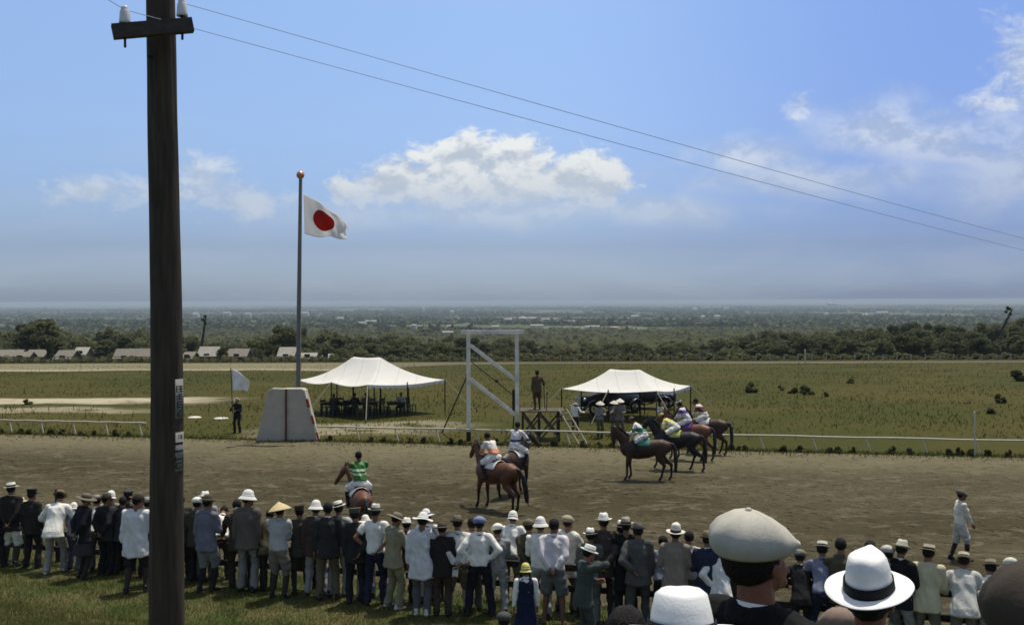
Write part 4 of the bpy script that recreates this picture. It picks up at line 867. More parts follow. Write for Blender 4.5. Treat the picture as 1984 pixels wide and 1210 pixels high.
tl_ = g.n('ShaderNodeBsdfTranslucent'); g.put(tl_.inputs[0], fc); ms = g.n('ShaderNodeMixShader'); ms.inputs[0].default_value = .6; nt = fm_.node_tree; nt.links.new(b.outputs[0], ms.inputs[1]); nt.links.new(tl_.outputs[0], ms.inputs[2]); nt.links.new(ms.outputs[0], nt.nodes['Material Output'].inputs[0])
fl = mesh('flag', V, F, fm_, None, True, None, UV); tag(fl, 'white flag with a large red disc flying from the tall flagpole', 'flag'); md = fl.modifiers.new('s', 'SOLIDIFY'); md.thickness = .006
# ------------------------------------------------------------------ utility pole, near left
Yu = 9.0; TAR = mat('tarred_wood', (.052, .038, .026), .85, .45, 4, .7, 16, stretch=(6, 6, .5))
zs = [gz(-3, Yu)-.3, 4, 5.5, 6.8, 8.0, 9.6]; cx = [at(q, 600, Yu).x for q in (318, 319, 322.5, 321, 317.5, 314)]; rr = [.150, .146, .137, .129, .124, .117]
prof = [(math.cos(a), math.sin(a)) for a in np.linspace(0, 2*math.pi, 33)[:-1]]
V, F = [], []
zz = np.linspace(zs[0], zs[-1], 90)
for z in zz:
    c, r_ = np.interp(z, zs, cx), np.interp(z, zs, rr)
    for k, (a, b) in enumerate(prof): q = r_*(1+.012*math.sin(k*2.9+z*.7)+.012*math.sin(k*1.3-z*2.1)+.008*math.sin(z*6+k)); V.append((c+a*q, Yu+b*q, z))
for i in range(89):
    for k in range(32): a, b = i*32+k, i*32+(k+1) % 32; F.append((a, b, b+32, a+32))
F.append(tuple(range(89*32, 90*32)))
up_ = mesh('utility_pole', V, F, TAR); tag(up_, 'thick dark tarred wooden utility pole rising out of the frame in the left foreground', 'utility pole')
a = at(217, 66, Yu-.45); b = at(374, 50, Yu+.22); a.y, b.y = Yu-.42, Yu-.0; 
a = at(218, 62, 8.55); b = at(373, 49, 8.80)
mesh('crossarm', *bar(a, b, .10, .115), mat('crossarm_wood', (.05, .042, .035), .8, .3, 6, .4, 30, stretch=(1, 4, 4)), up_, False)
PORC = mat('porcelain', (.62, .62, .60), .25, .06, 5, spec=.5); IRON = mat('iron', (.02, .018, .016), .6)
ins = []
for px, py, Y in ((242, 46, 8.58), (353, 32, 8.77)):
    p = at(px, py, Y); v, q = lathe([(0, .145), (.022, .145), (.030, .135), (.030, .122), (.034, .112), (.040, .10), (.046, .02), (.047, .0), (.030, .004), (.028, .06)], 20); io = mesh('insulator', v+np.array(p), q, PORC, up_)
    v, q = tube([p+Vector((0, 0, -.19)), p+Vector((0, 0, .05))], .011, 8); mesh('pin', v, q, IRON, io); ins.append(p+Vector((0, 0, .115)))
mesh('bolt', *join([tube([at(291, 108, 8.87), at(289, 108, 8.83)], .02, 8)]), IRON, up_)
WIRE = mat('wire', (.34, .40, .50), .8)
for p0, (pa, pb), lb in ((ins[1], (at(1984, 450, 44), at(2232, 516, 95)), 'upper thin wire running from the right insulator across the sky'), (ins[0], (at(1984, 477, 44), at(2232, 536, 95)), 'lower thin wire running from the left insulator across the sky')):
    pe = pb; pts = []
    for i in range(41):
        t = i/40; q = p0.lerp(pe, t); q.z -= .9*4*t*(1-t)*.32; pts.append(tuple(q))
    back = p0+Vector((-.9, -4.5, .35)); pts = [tuple(back)]+[tuple(p0.lerp(back, .5)-Vector((0, 0, .03)))]+pts
    w = mesh('overhead_wire', *join([tube(pts, [.003 if i < 4 else .003+.005*min(i/14, 1) for i in range(len(pts))], 6)]), WIRE); tag(w, lb, 'wire')
def arc(a0, a1, z0, z1, r_, th=.003):
    V, F = [], []; n = 8; cxx = lambda z: np.interp(z, zs, cx)
    for k in range(n+1):
        a = R(lerp(a0, a1, k/n))
        for rr_ in (r_, r_+th):
            for z in (z0, z1): V.append((cxx(z)+math.sin(a)*(rr_+np.interp(z, zs, rr)), Yu-math.cos(a)*(rr_+np.interp(z, zs, rr)), z))
    for k in range(n): i = k*4; F += [(i+2, i+6, i+7, i+3), (i, i+1, i+5, i+4), (i+1, i+3, i+7, i+5), (i, i+4, i+6, i+2)]
    F += [(0, 2, 3, 1), (n*4, n*4+1, n*4+3, n*4+2)]; return V, F
zpx = lambda py: at(345, py, Yu).z
SIGN = mat('pole_sign_enamel', (.20, .195, .175), .6, .15, 12); INK = mat('black_ink', (.02, .02, .02), .7)
for (y0, y1, marks, lb) in ((733, 809, [(746, 748, 52, 84), (751, 753, 50, 84), (745, 757, 50, 54), (745, 757, 66, 70), (756, 758, 50, 84), (761, 763, 56, 80), (765, 767, 50, 86), (761, 771, 62, 66), (770, 772, 54, 84), (776, 778, 54, 84), (776, 786, 54, 58), (781, 783, 56, 78), (786, 788, 52, 84), (780, 794, 78, 83), (794, 796, 60, 84), (798, 800, 54, 66), (800, 803, 52, 60), (803, 805, 60, 80), (795, 805, 78, 83)], 'upper weathered white strip with black characters on the near pole'),
        (835, 910, [(840, 841, 58, 80), (843, 844, 55, 82), (846, 847, 55, 82), (854, 859, 46, 84), (869, 873, 46, 84), (885, 888, 48, 84), (881, 892, 82, 86), (881, 892, 46, 50), (893, 895, 52, 82), (903, 905, 52, 82), (894, 904, 47, 53), (894, 904, 80, 86)], 'lower white strip with bold black characters on the near pole')):
    sg = mesh('pole_sign', *arc(47, 92, zpx(y1), zpx(y0), .002), SIGN, None, True); tag(sg, lb, 'sign')
    mk = [arc(a0, a1, zpx(q1), zpx(q0), .0055, .001) for q0, q1, a0, a1 in marks]; mesh('lettering', *join(mk), INK, sg, False)
# ------------------------------------------------------------------ spectator fence
def fpt(X, dz=0., s=0.): Y = 18-.36*X+s*1.063; return Vector((X, Y, gz(X, Y)+dz))
ff = empty('spectator_fence', (0, 0, 0)); tag(ff, 'low dark wooden two-rail fence the spectators lean on', 'fence')
hl = lambda X: lerp(.30, .56, np.clip((X+8)/14, 0, 1)); ht = lambda X: lerp(.62, .94, np.clip((X+8)/14, 0, 1))
xs = np.arange(-16, 12.1, 2.45)
for i, X in enumerate(xs):
    mesh('post', *bar(fpt(X, -.2, .06), fpt(X, ht(X)+.10, .06), .11, .11), WOODD, ff, False)
for i in range(len(xs)-1):
    for hf, w in ((hl, .085), (ht, .085)): mesh('rail', *bar(fpt(xs[i]-.02, hf(xs[i])+.012*(i % 2)), fpt(xs[i+1]+.02, hf(xs[i+1])+.012*(i % 2)), .05, w*1.25), WOODD, ff, False)
p = fpt(-9.52, 0, .15); tp_ = mesh('marker_post', *bar(p+Vector((0, 0, -.2)), p+Vector((0, 0, 1.52)), .10, .10), WOODD, None, False); tag(tp_, 'tall dark square post behind the fence beside the man in the brown straw hat', 'post')
# ------------------------------------------------------------------ shrubs along the rail and in the field
LEAFB = leafmat('shrub_leaves', (.036, .042, .016), (.095, .098, .040), 3, .35)
SHR = []
for i in range(5):
    rng = np.random.default_rng(90+i); V, F = crown_mesh(rng, .20, .36, 8, 60, .045, 1.0); SHR.append(bpy.data.meshes.new('shrub')); SHR[-1].from_pydata(V.tolist(), [], F.tolist()); SHR[-1].materials.append(LEAFB)
def shrub(x, y, s, label, group=None, wide=1.):
    o = bpy.data.objects.new('shrub', random.choice(SHR)); COL.objects.link(o); o.location = (x, y, gz(x, y)-.03); o.scale = (s*wide, s*wide, s); o.rotation_euler[2] = random.uniform(0, 6.28); tag(o, label, 'shrub', group)
for px in [6, 46, 66, 105, 126, 167, 190, 232, 254, 352, 640, 719, 745, 796, 823, 873, 893, 960, 1043, 1072, 1130, 1160, 1184, 1230, 1268, 1413, 1441, 1509, 1543, 1615, 1646, 1723, 1757, 1832, 1872, 1945, 1982, 1425, 1600, 1850, 1905]:
    X = x_on_rail(px); shrub(X, yrail(X)-.45+random.uniform(-.12, .12), random.uniform(.58, .88), 'low round dark shrub in the row between track edge and running rail', 'dark shrubs planted along the running rail', 1.1)
for px, py, s, lb in ((1458, 760, 1.9, 'leafy bush in the infield right of the second marquee'), (1513, 756, 1.0, 'tiny dark bush between two larger ones in the infield'), (1536, 762, 1.3, 'dark bush just left of the widest infield bush'), (1564, 764, 1.8, 'widest dark bush out in the right infield'), (1600, 768, .9, 'small low bush right of the widest infield bush'), (1648, 742, 1.2, 'single small bush in the far infield grass'), (1935, 780, 1.5, 'round dark bush near the right edge of the infield'), (1920, 801, 1.0, 'smaller dark bush just below the round one at right'), (1975, 738, 2.6, 'low wide dark bush at the far right edge of the infield'), (53, 783, 1.0, 'small dark bush on the sandy streak at left')):
    p = ground(px, py); shrub(p.x, p.y, s, lb, None, 1.3)
# ragged grass along both edges of the track
N = 11000; x_ = RNG.uniform(-32, 26, N); y_ = yrail(x_)-.9+np.abs(RNG.normal(0, .55, N))*RNG.choice([-1, 1, 1, 1], N); k = y_ < yrail(x_)+2.5
tag(blades('rail_edge_grass', np.stack([x_[k], y_[k], hgt0(x_[k], y_[k])-.01], 1), .11, .035, WD, .6), 'ragged grass growing along the running rail at the edge of the track', 'grass')
# thin white poles
for px, yb, yt, lb in ((1889, 884, 798, 'thin pale upright pole beside the running rail at right'), (1560, 706, 678, 'far white pole standing at the back straight')):
    q = ground(px, yb); zt = at(px, yt, q.y).z; o = mesh('marker_pole', *join([tube([(q.x, q.y, q.z-.1), (q.x-.02, q.y, zt)], .035 if q.y < 60 else .09, 8)]), PAINT); tag(o, lb, 'pole')
# white litter/stones at left infield
for px, py, s, lb in ((377, 809, .38, 'white stone slab lying on the grass just right of the near pole'), (428, 811, .42, 'long white stone slab on the grass left of the flag waver')):
    q = ground(px, py); V, F = ball((0, 0, .02), (s, .35, .07), 10); o = mesh('stone_slab', V, F, mat('white_stone', (.6, .58, .5), .9, .2, 9), None); o.location = q; tag(o, lb, 'stone')
# back fence
bf = empty('back_fence', (0, 0, 0)); tag(bf, 'long low post-and-rail fence along the far side of the back straight', 'fence'); bw = mat('pale_wood', (.34, .31, .26), .9, .2, 3)
for i in range(80):
    X = lerp(-80, 80, i/79); Y = 151-.03*X; mesh('post', *bar((X, Y, gz(X, Y)-.2), (X, Y, gz(X, Y)+1.0), .12), bw if X > -20 else WOOD, bf, False)
mesh('rail', *join([bar((lerp(-80, 80, i/8), 151-.03*lerp(-80, 80, i/8), gz(0, 151)+.9), (lerp(-80, 80, (i+1)/8), 151-.03*lerp(-80, 80, (i+1)/8), gz(0, 151)+.9), .08) for i in range(8)]), WOOD, bf, False)
# hedge along the far side
V, F = crown_mesh(np.random.default_rng(77), 1.0, 1.0, 10, 60, .22); HV = []; HF = []; kk = 0
for X in np.arange(-110, 112, 1.6):
    s = random.uniform(.8, 1.5); y = 166+random.uniform(-1.5, 1.5); HV.append(V*s*np.array([1, 1, .9])+np.array([X, y, gz(X, y)-.2])); HF.append(F+kk); kk += len(V)
tag(mesh('undergrowth', np.vstack(HV), np.vstack(HF), LEAF[2], None, False), 'scrubby undergrowth along the foot of the wood behind the back straight', 'undergrowth', None, 'stuff')
# ------------------------------------------------------------------ goal frame, platform, ladder
gx0 = at(908, 850, 46.6); gx1 = at(1002, 850, 46.6); zt = at(955, 643, 46.6).z; x0, x1 = gx0.x, gx1.x; zg = gz(x0, 46.6)
gf = empty('finish_frame', (x0, 46.6, zg)); tag(gf, 'tall white wooden frame of two posts, a crossbeam and two slanting braces at the rail', 'frame')
L_ = lambda v: (v[0]-x0, v[1]-46.6, v[2]-zg)
mesh('post', *bar(L_((x0, 46.6, zg-.0+.42)), L_((x0, 46.6, zt-.1)), .17), PAINTG, gf, False); mesh('post', *bar(L_((x1, 46.6, zg-.2)), L_((x1, 46.6, zt-.1)), .17), PAINTG, gf, False)
mesh('post_foot', *bar(L_((x0, 46.6, zg-.3)), L_((x0, 46.6, zg+.42)), .20), WOODD, gf, False)
mesh('crossbeam', *bar(L_((at(893, 643, 46.6).x, 46.5, zt)), L_((at(1015, 643, 46.6).x, 46.5, zt)), .20, .17), PAINTG, gf, False)
for ya, yb_ in ((668, 735), (733, 803)): mesh('brace', *bar(L_((x0+.08, 46.48, at(908, ya, 46.6).z)), L_((x1-.06, 46.48, at(1002, yb_, 46.6).z)), .16, .06, up=(0, 1, 0)), PAINTG, gf, False)
for sx in (x0, x1):
    mesh('back_stay', *bar(L_((sx+.0, 46.75, at(900, 722, 46.6).z)), L_((sx-1.4 if sx == x0 else sx-.2, 49.5, zg)), .055), WOOD, gf, False)
mesh('stay_wire', *join([tube([L_((x0+.1, 46.8, at(908, 700, 46.6).z)), L_((x1-.1, 46.8, at(1000, 768, 46.6).z))], .022, 6), ball(L_((lerp(x0, x1, .58), 46.8, at(955, 738, 46.6).z)), .09, 8)]), WOODD, gf)
mesh('dark_board', *box(L_((x1-.16, 46.75, at(1000, 775, 46.6).z)), (.12, .08, .95)), WOODD, gf, False)  # strip for the rear post in shadow, its shade put into the dark colour
Yf = 46.3; pa, pb_ = at(1010, 855, Yf), at(1092, 855, Yf); zg = gz(pa.x, Yf); zd = at(1050, 797, Yf).z
pf = empty('platform', ((pa.x+pb_.x)/2, Yf, zg)); tag(pf, 'rough wooden platform on cross-braced legs behind the running rail', 'platform'); hw = (pb_.x-pa.x)/2; dz = zd-zg
mesh('deck', *join([box((0, .1+j*.22, dz), (hw*2.1, .20, .05)) for j in range(7)]), WOOD, pf, False)
for sx in (-1, -.15, .85):
    for sy in (.0, 1.4): mesh('leg', *bar((sx*hw*.92, sy, -.2), (sx*hw*.92, sy, dz-.03), .09), WOODD, pf, False)
for y_ in (-.07, 1.47):
    for (a, b) in (((-.95, 0, .1), (.0, 0, dz-.1)), ((-.95, 0, dz-.1), (-.1, 0, .1)), ((-.1, 0, .1), (.95, 0, dz-.1)), ((-.15, 0, dz-.1), (.85, 0, .1))): mesh('cross_brace', *bar((a[0]*hw, y_, a[2]), (b[0]*hw, y_-.05*(a[2] < .5), b[2]), .08, .05, up=(0, 1, 0)), WOOD, pf, False)
mesh('handrail', *bar((hw*.2, -.02, dz+.02), (hw*.22, -.02, dz+.9), .04), WOOD, pf, False)
ld = empty('ladder', (0, 0, 0)); tag(ld, 'light wooden ladder leaning against the platform', 'ladder'); a0, a1 = at(1082, 793, Yf), at(1122, 862, 45.6); a1.z = gz(a1.x, 45.6)-.05; a0.z = zd+.12; LW = mat('ladder_wood', (.38, .35, .27), .8, .2, 4)
side = Vector((.36, .12, 0))
for o_ in (0, 1): mesh('stile', *bar(a0+side*o_, a1+side*o_, .05, .045), LW, ld, False)
for i in range(5): t = (i+.6)/5.2; q = a0.lerp(a1, t); mesh('rung', *bar(q, q+side, .035, .035), LW, ld, False)
# ------------------------------------------------------------------ marquees
TENT = bpy.data.materials.new('tent_canvas'); TENT.use_nodes = True; g = G(TENT.node_tree); b = TENT.node_tree.nodes['Principled BSDF']; b.inputs['Roughness'].default_value = .9
pc_ = g.n('ShaderNodeTexCoord').outputs['Object']; tcl = g.mix(g.noise(pc_, 1.4, 5, .6), (.82, .81, .76), (.68, .66, .60)); sx_ = g.m('ABSOLUTE', g.m('SUBTRACT', g.m('FRACT', g.m('MULTIPLY', g.xyz(pc_)[0], .95)), .5)); tcl = g.mix(g.m('MULTIPLY', g.m('LESS_THAN', sx_, .025), .35), tcl, (.45, .44, .40)); g.put(b.inputs['Base Color'], tcl)
t_ = g.n('ShaderNodeBsdfTranslucent'); g.put(t_.inputs[0], tcl); ms = g.n('ShaderNodeMixShader'); ms.inputs[0].default_value = .22; nt = TENT.node_tree; nt.links.new(b.outputs[0], ms.inputs[1]); nt.links.new(t_.outputs[0], ms.inputs[2]); nt.links.new(ms.outputs[0], nt.nodes['Material Output'].inputs[0])
ROPE = mat('rope', (.36, .34, .25), .9)
def marquee(label, N_, L0, R0, ridge, ez, rz_, sagL, scal):
    """N_ near corner, L0 left corner, R0 right corner, all (x,y); ridge: two (x,y)"""
    N_, L0, R0 = (np.array(q, float) for q in (N_, L0, R0)); Fc = L0+R0-N_; c = (L0+R0)/2; zg = gz(*c)
    r_ = empty('marquee', (c[0], c[1], zg)); tag(r_, label, 'marquee'); ra, rb = (np.array(q, float) for q in ridge)
    V, F = [], []; n, m_ = 26, 20; k = 0
    quads = [(L0, N_, ra, rb), (N_, R0, rb, rb), (R0, Fc, rb, ra), (Fc, L0, ra, ra)]
    d1, d2 = np.linalg.norm(L0-N_), np.linalg.norm(R0-N_)
    quads = [(L0, N_, ra, rb), (N_, R0, rb, rb), (R0, Fc, rb, ra), (Fc, L0, ra, ra)] if d1 >= d2 else [(L0, N_, ra, ra), (N_, R0, ra, rb), (R0, Fc, rb, rb), (Fc, L0, rb, ra)]
    eaves = []
    for qi, (a, b, ta, tb) in enumerate(quads):
        for j in range(m_+1):
            for i in range(n+1):
                u, t = i/n, j/m_; e = a*(1-u)+b*u; tt = ta*(1-u)+tb*u; w = t; p = e*(1-w)+tt*w
                seg = 1 if sagL[qi] == 0 else 2
                es = -.16*abs(math.sin(math.pi*u*seg))*(1 if sagL[qi] else .9)
                z = ez+es*(1-t)**2+(rz_-ez)*(t**2.1*.82+t*.18)-.10*math.sin(u*math.pi)*t*(1-t)*2-.05*math.sin(math.pi*u)*(t > .98)*(np.linalg.norm(ta-tb) > .1)
                V.append((p[0]-c[0], p[1]-c[1], z))
        for j in range(m_):
            for i in range(n): q = k+j*(n+1)+i; F.append((q, q+1, q+n+2, q+n+1))
        k += (n+1)*(m_+1)
    o = mesh('canvas_roof', V, F, TENT, r_); md = o.modifiers.new('w', 'WELD'); md.merge_threshold = .01; md = o.modifiers.new('s', 'SOLIDIFY'); md.thickness = .012
    for qi in scal:
        a, b, *_ = quads[qi]; n2 = 90; V, F = [], []; d = np.linalg.norm(b-a); ns = round(d/.36)
        for i in range(n2+1):
            u = i/n2; e = a*(1-u)+b*u; seg = 1 if sagL[qi] == 0 else 2; z = ez-.16*abs(math.sin(math.pi*u*seg))*(1 if sagL[qi] else .9)
            V += [(e[0]-c[0], e[1]-c[1], z), (e[0]-c[0], e[1]-c[1], z-.10-.09*abs(math.sin(math.pi*u*ns)))]
        for i in range(n2): F.append((2*i, 2*i+1, 2*i+3, 2*i+2))
        v_ = mesh('scalloped_valance', V, F, TENT, r_, False); md = v_.modifiers.new('s', 'SOLIDIFY'); md.thickness = .01
    cor = [N_, L0, R0, Fc]; mids = [(L0+N_)/2, (N_+R0)/2, (R0+Fc)/2, (Fc+L0)/2]
    for e in cor+mids:
        q = e-c; mesh('pole', *join([tube([(q[0], q[1], -.1), (q[0], q[1], ez-.02)], .035, 8)]), WOODD if tuple(e) != tuple(N_) else WOOD, r_)
        o_ = q/np.linalg.norm(q); 
        if any(e is m__ for m__ in mids) and tuple(e) != tuple(mids[0]): continue
        w = q+o_*1.75; zz_ = gz(*(w+c))-zg; mesh('guy_rope', *join([tube([(q[0], q[1], ez), (w[0], w[1], zz_)], .020, 6)]), ROPE, r_); mesh('stake', *join([tube([(w[0], w[1], zz_-.15), (w[0]+o_[0]*.05, w[1]+o_[1]*.05, zz_+.18)], .03, 6)]), WOOD, r_)
    for e in (ra, rb): q = e-c; mesh('centre_pole', *join([tube([(q[0], q[1], -.1), (q[0], q[1], rz_-.05)], .05, 8)]), WOODD, r_)
    return r_, c
def xy(px, py, Y): p = at(px, py, Y); return (p.x, p.y)
m1, c1 = marquee('larger white marquee with scalloped edge just right of the concrete block', xy(712, 745, 55.0), xy(576, 742, 58.6), xy(862, 742, 58.4), (xy(684, 700, 59.8), xy(737, 700, 59.0)), at(712, 745, 55).z-gz(0, 57), at(710, 691, 59.5).z-gz(0, 58), (1, 0, 1, 0), (1,))
m2, c2 = marquee('smaller white marquee over the parked cars behind the horses', xy(1272, 757, 53.0), xy(1088, 757, 54.6), xy(1338, 757, 56.2), (xy(1182, 715, 56.8), xy(1240, 715, 56.2)), at(1272, 757, 53).z-gz(8, 55), at(1210, 715, 56.5).z-gz(8, 57), (0, 0, 0, 0), (1,))
# ------------------------------------------------------------------ furniture beneath the first marquee
def chair(x, y, rz, label, group):
    z = gz(x, y); r_ = empty('chair', (x, y, z), rz); tag(r_, label, 'chair', group)
    mesh('seat', *box((0, 0, .44), (.42, .42, .035)), WOOD, r_, False)
    for sx in (-1, 1):
        for sy in (-1, 1): mesh('leg', *bar((sx*.19, sy*.19, 0), (sx*.18, sy*.18, .425), .04), WOODD, r_, False)
        mesh('back_post', *bar((sx*.18, .20, .46), (sx*.19, .26, .92), .035), WOODD, r_, False)
    mesh('backrest', *join([box((0, .235, .62), (.34, .02, .06)), box((0, .25, .80), (.34, .02, .10))]), WOODD, r_, False)
    return r_
for i, px in enumerate([632, 643, 664, 676, 716, 735, 747, 783, 797]):
    Y = 57.3+.5*(i % 3); p = at(px, 800, Y); chair(p.x, Y, random.uniform(-1.2, 1.2)+(3.1 if i % 2 else 0), 'dark wooden chair standing in the shade of the larger marquee', 'chairs under the larger marquee')
for px, wd_, lb in ((655, 2.0, 'long dark table towards the left under the larger marquee'), (700, 1.9, 'long dark table in the middle under the larger marquee'), (768, 1.1, 'small dark table towards the right under the larger marquee')):
    p = at(px, 800, 57.0); r_ = empty('table', (p.x, 57.0, gz(p.x, 57)), R(3)); tag(r_, lb, 'table'); mesh('table_top', *box((0, 0, .74), (wd_, .7, .04)), WOODD, r_, False); mesh('apron', *box((0, 0, .66), (wd_-.14, .6, .1)), WOODD, r_, False)
    for sx in (-1, 1):
        for sy in (-1, 1): mesh('leg', *bar((sx*(wd_/2-.1), sy*.28, 0), (sx*(wd_/2-.1), sy*.28, .70), .06), WOODD, r_, False)
# ------------------------------------------------------------------ 1930s cars behind the second marquee
CARP = mat('black_car_paint', (.014, .015, .017), .35, .1, 3, spec=.5); GLASS = mat('car_glass', (.05, .06, .06), .1, .1, 3, spec=.6); CHROME = mat('dull_chrome', (.5, .5, .48), .3, .1, 5, metal=.8); TYRE = mat('tyre_rubber', (.02, .02, .02), .8)
def car(x, y, rz, label):
    r_ = empty('vintage_car', (x, y, gz(x, y)), rz); tag(r_, label, 'car', None)
    def loft(secs, n=20):
        V, F = [], []
        for (yy, w, z0, z1, e) in secs:
            for k in range(n):
                a = 2*math.pi*k/n; ca, sa = math.cos(a), math.sin(a); V.append((math.copysign(abs(ca)**e, ca)*w/2, yy, (z0+z1)/2+math.copysign(abs(sa)**e, sa)*(z1-z0)/2))
        for i in range(len(secs)-1):
            for k in range(n): p, q = i*n+k, i*n+(k+1) % n; F.append((p, p+n, q+n, q))
        F += [tuple(range(n)), tuple(reversed(range((len(secs)-1)*n, len(secs)*n)))]; return V, F
    mesh('body', *loft([(2.0, .50, .50, .98, .6), (1.95, .58, .46, 1.06, .6), (.75, .92, .42, 1.16, .6), (.55, 1.30, .42, 1.20, .5), (-.2, 1.42, .40, 1.18, .5), (-1.3, 1.40, .42, 1.12, .5), (-1.75, 1.1, .5, 1.0, .6), (-1.95, .7, .6, .85, .7)]), CARP, r_)
    mesh('cabin', *loft([(.52, 1.22, 1.10, 1.30, .5), (.42, 1.26, 1.10, 1.62, .5), (.1, 1.30, 1.1, 1.72, .5), (-.9, 1.28, 1.08, 1.70, .5), (-1.35, 1.18, 1.05, 1.55, .6), (-1.62, .95, 1.0, 1.18, .7)]), CARP, r_)
    for s in (-1, 1):
        for yy, L in ((-.1, .55), (-.78, .55)): w = mesh('side_window', *box((s*.655, yy, 1.42), (.02, L, .30)), GLASS, r_, False)
        f = [tube([(s*.68, 1.95, .42), (s*.70, 1.72, .72), (s*.70, 1.45, .80), (s*.70, 1.1, .70), (s*.70, .75, .40), (s*.70, .3, .30)], [(.04, .10), (.05, .15), (.05, .16), (.05, .15), (.05, .13), (.03, .12)], 12, side=(0, .3, 1)), tube([(s*.70, -.75, .30), (s*.70, -.98, .62), (s*.70, -1.3, .80), (s*.70, -1.62, .70), (s*.68, -1.85, .42)], [(.03, .12), (.05, .15), (.05, .16), (.05, .15), (.04, .10)], 12, side=(0, .3, 1)), box((s*.72, -.2, .31), (.26, 1.1, .04))]
        mesh('fender', *join(f), CARP, r_)
        for yy in (1.42, -1.3):
            a = np.linspace(0, 6.2832, 25); w = mesh('wheel', *join([tube([(s*.70, yy+.28*math.cos(q), .36+.28*math.sin(q)) for q in a], .075, 8, side=(1, 0, 0))]), TYRE, r_); mesh('hub', *join([tube([(s*.66, yy, .36), (s*.745, yy, .36)], .09, 12)]+[bar((s*.70, yy, .36), (s*.70, yy+.24*math.cos(q), .36+.24*math.sin(q)), .02) for q in np.linspace(0, 6.2832, 11)[:-1]]), CHROME, w)
        h_ = mesh('headlight', *lathe([(0, .0), (.06, .01), (.10, .07), (.105, .14), (.09, .15), (0, .155)], 16), CHROME, r_); h_.location = (s*.42, 1.78, .86); h_.rotation_euler = (R(-90), 0, 0)
    mesh('windscreen', *box((0, .50, 1.42), (1.12, .02, .34), Euler((R(14), 0, 0))), GLASS, r_, False); mesh('radiator_grille', *box((0, 2.01, .76), (.42, .04, .46)), CHROME, r_, False); mesh('bumper', *join([tube([(-.72, 2.12, .46), (0, 2.2, .46), (.72, 2.12, .46)], .035, 8)]), CHROME, r_)
    return r_
p = at(1180, 800, 58); car(p.x, 58, R(118), 'black old-fashioned car parked left beneath the smaller marquee, facing left')
p = at(1245, 800, 60.5); car(p.x, 60.5, R(250), 'second black old-fashioned car parked behind the right end of the smaller marquee')
# ------------------------------------------------------------------ spectators (head px, hat-top py, feet py)
W = dict
NOH = dict(hat=None)
def sp(label, px, top, feet=None, **k): return person(label, px, top, feet, **k)
BB = ('back', 'back'); SS = ('side', 'side'); RR = ('rail', 'rail'); FF = ('front', 'front')
sp('person in a dark navy jacket cut by the left edge of the photo, straw boater', -9, 946, 1098, cc=(.015,.017,.022), hat='boater', hc=OFFW, bc=BLACK, arms=SS, face=10)
a = sp('person in a tilted white boater and dark jacket with white knee breeches at far left', 22, 933, 1096, cc=(.022,.019,.017), bot='breeches', bc=WHT, sock=(.05,.04,.03), hat='boater', hc=(.66,.64,.56), arms=BB, face=25, collar=WHT, hatroll=-6, head=(20, 0))
sp('person with a pale yellow sun hat at the fence between two dark jackets', 40, 962, cc=(.3,.28,.2), hat='wide', hc=(.60,.56,.30), band=(.5,.45,.25), arms=FF, bc=GREY)
sp('person in a black peaked cap and all-black suit at far left', 62, 945, 1099, cc=BLACK, bc=BLACK, hat='peak', hc=(.02,.017,.014), arms=SS, face=35, head=(15, 0))
sp('person in a white jacket and brown straw hat leaning onto the fence at left', 116, 947, 1108, cc=WHT, bc=(.30,.29,.27), hat='boater', hc=(.17,.12,.08), band=(.06,.04,.03), arms=('rail', 'rail'), lean=26, face=30, step=.30, shoes=SHOEW, head=(10, 12), tailor=1.4)
sp('small person in a white headscarf, blue patterned top and blue grey trousers', 143, 972, 1103, cc=(.30,.31,.38), coat='shirt', bc=(.10,.105,.15), bot='trousers', hat='cloche', hc=WHT, band=WHT, arms=FF, face=35)
b6 = sp('person in a black coat to the knees and light-topped felt hat, hands behind the back', 168, 954, 1120, cc=(.013,.013,.015), coat='jacket', bot='skirt', bc=(.04,.038,.042), hat='wide', hc=(.14,.12,.095), arms=BB, face=55, sock=(.03,.026,.022), head=(25, 0))
paper(b6, 1, 'white paper held behind the back of the person in the black knee-length coat', (.15, .2), (.2, .5))
sp('person in a white shirt at the fence between two dark coats left of the pole', 187, 957, cc=WHT, coat='shirt', hat='fedora', hc=(.30,.26,.2), arms=RR, lean=24, bc=GREY)
sp('person in a charcoal suit and brown felt hat just left of the long white smock', 207, 953, 1113, cc=(.022,.022,.024), bc=(.018,.018,.02), hat='fedora', hc=(.10,.085,.065), arms=BB, face=45, head=(20, 0))
sp('person in a beige shirt and cream round cap at the fence', 215, 949, cc=(.36,.32,.22), coat='shirt', hat='cloche', hc=WHT, band=WHT, arms=FF, off=-.05, bc=GREY)
sp('bare-headed person in a dark slate coat just left of the smock wearer', 238, 960, 1112, cc=(.035,.036,.045), bc=BLACK, hat=None, arms=SS, face=20)
sp('person in a black cap at the fence in front of the dark slate coat', 248, 950, cc=(.03,.03,.03), hat='peak', hc=BLACK, arms=FF, face=40, off=-.05, bc=BLACK)
sp('person in a long loose white smock over dark knee breeches, brown felt hat', 268, 953, 1147, cc=(.62,.62,.60), coat='smock', bot='shorts', bc=(.018,.018,.022), hat='fedora', hc=(.10,.075,.05), arms=('side', 'front'), face=18, sock=(.05,.035,.028), head=(35, 0), tailor=1.3)
sp('person in a white shirt and pale grey hat at the left edge of the pole', 286, 961, cc=WHT, coat='shirt', hat='fedora', hc=LGREY, arms=FF, bc=BLACK)
sp('person in white shoes almost wholly hidden behind the near pole', 300, 968, 1132, cc=DGREY, bc=(.02,.02,.02), shoes=SHOEW, hat='cap', hc=GREY, arms=FF, face=20)
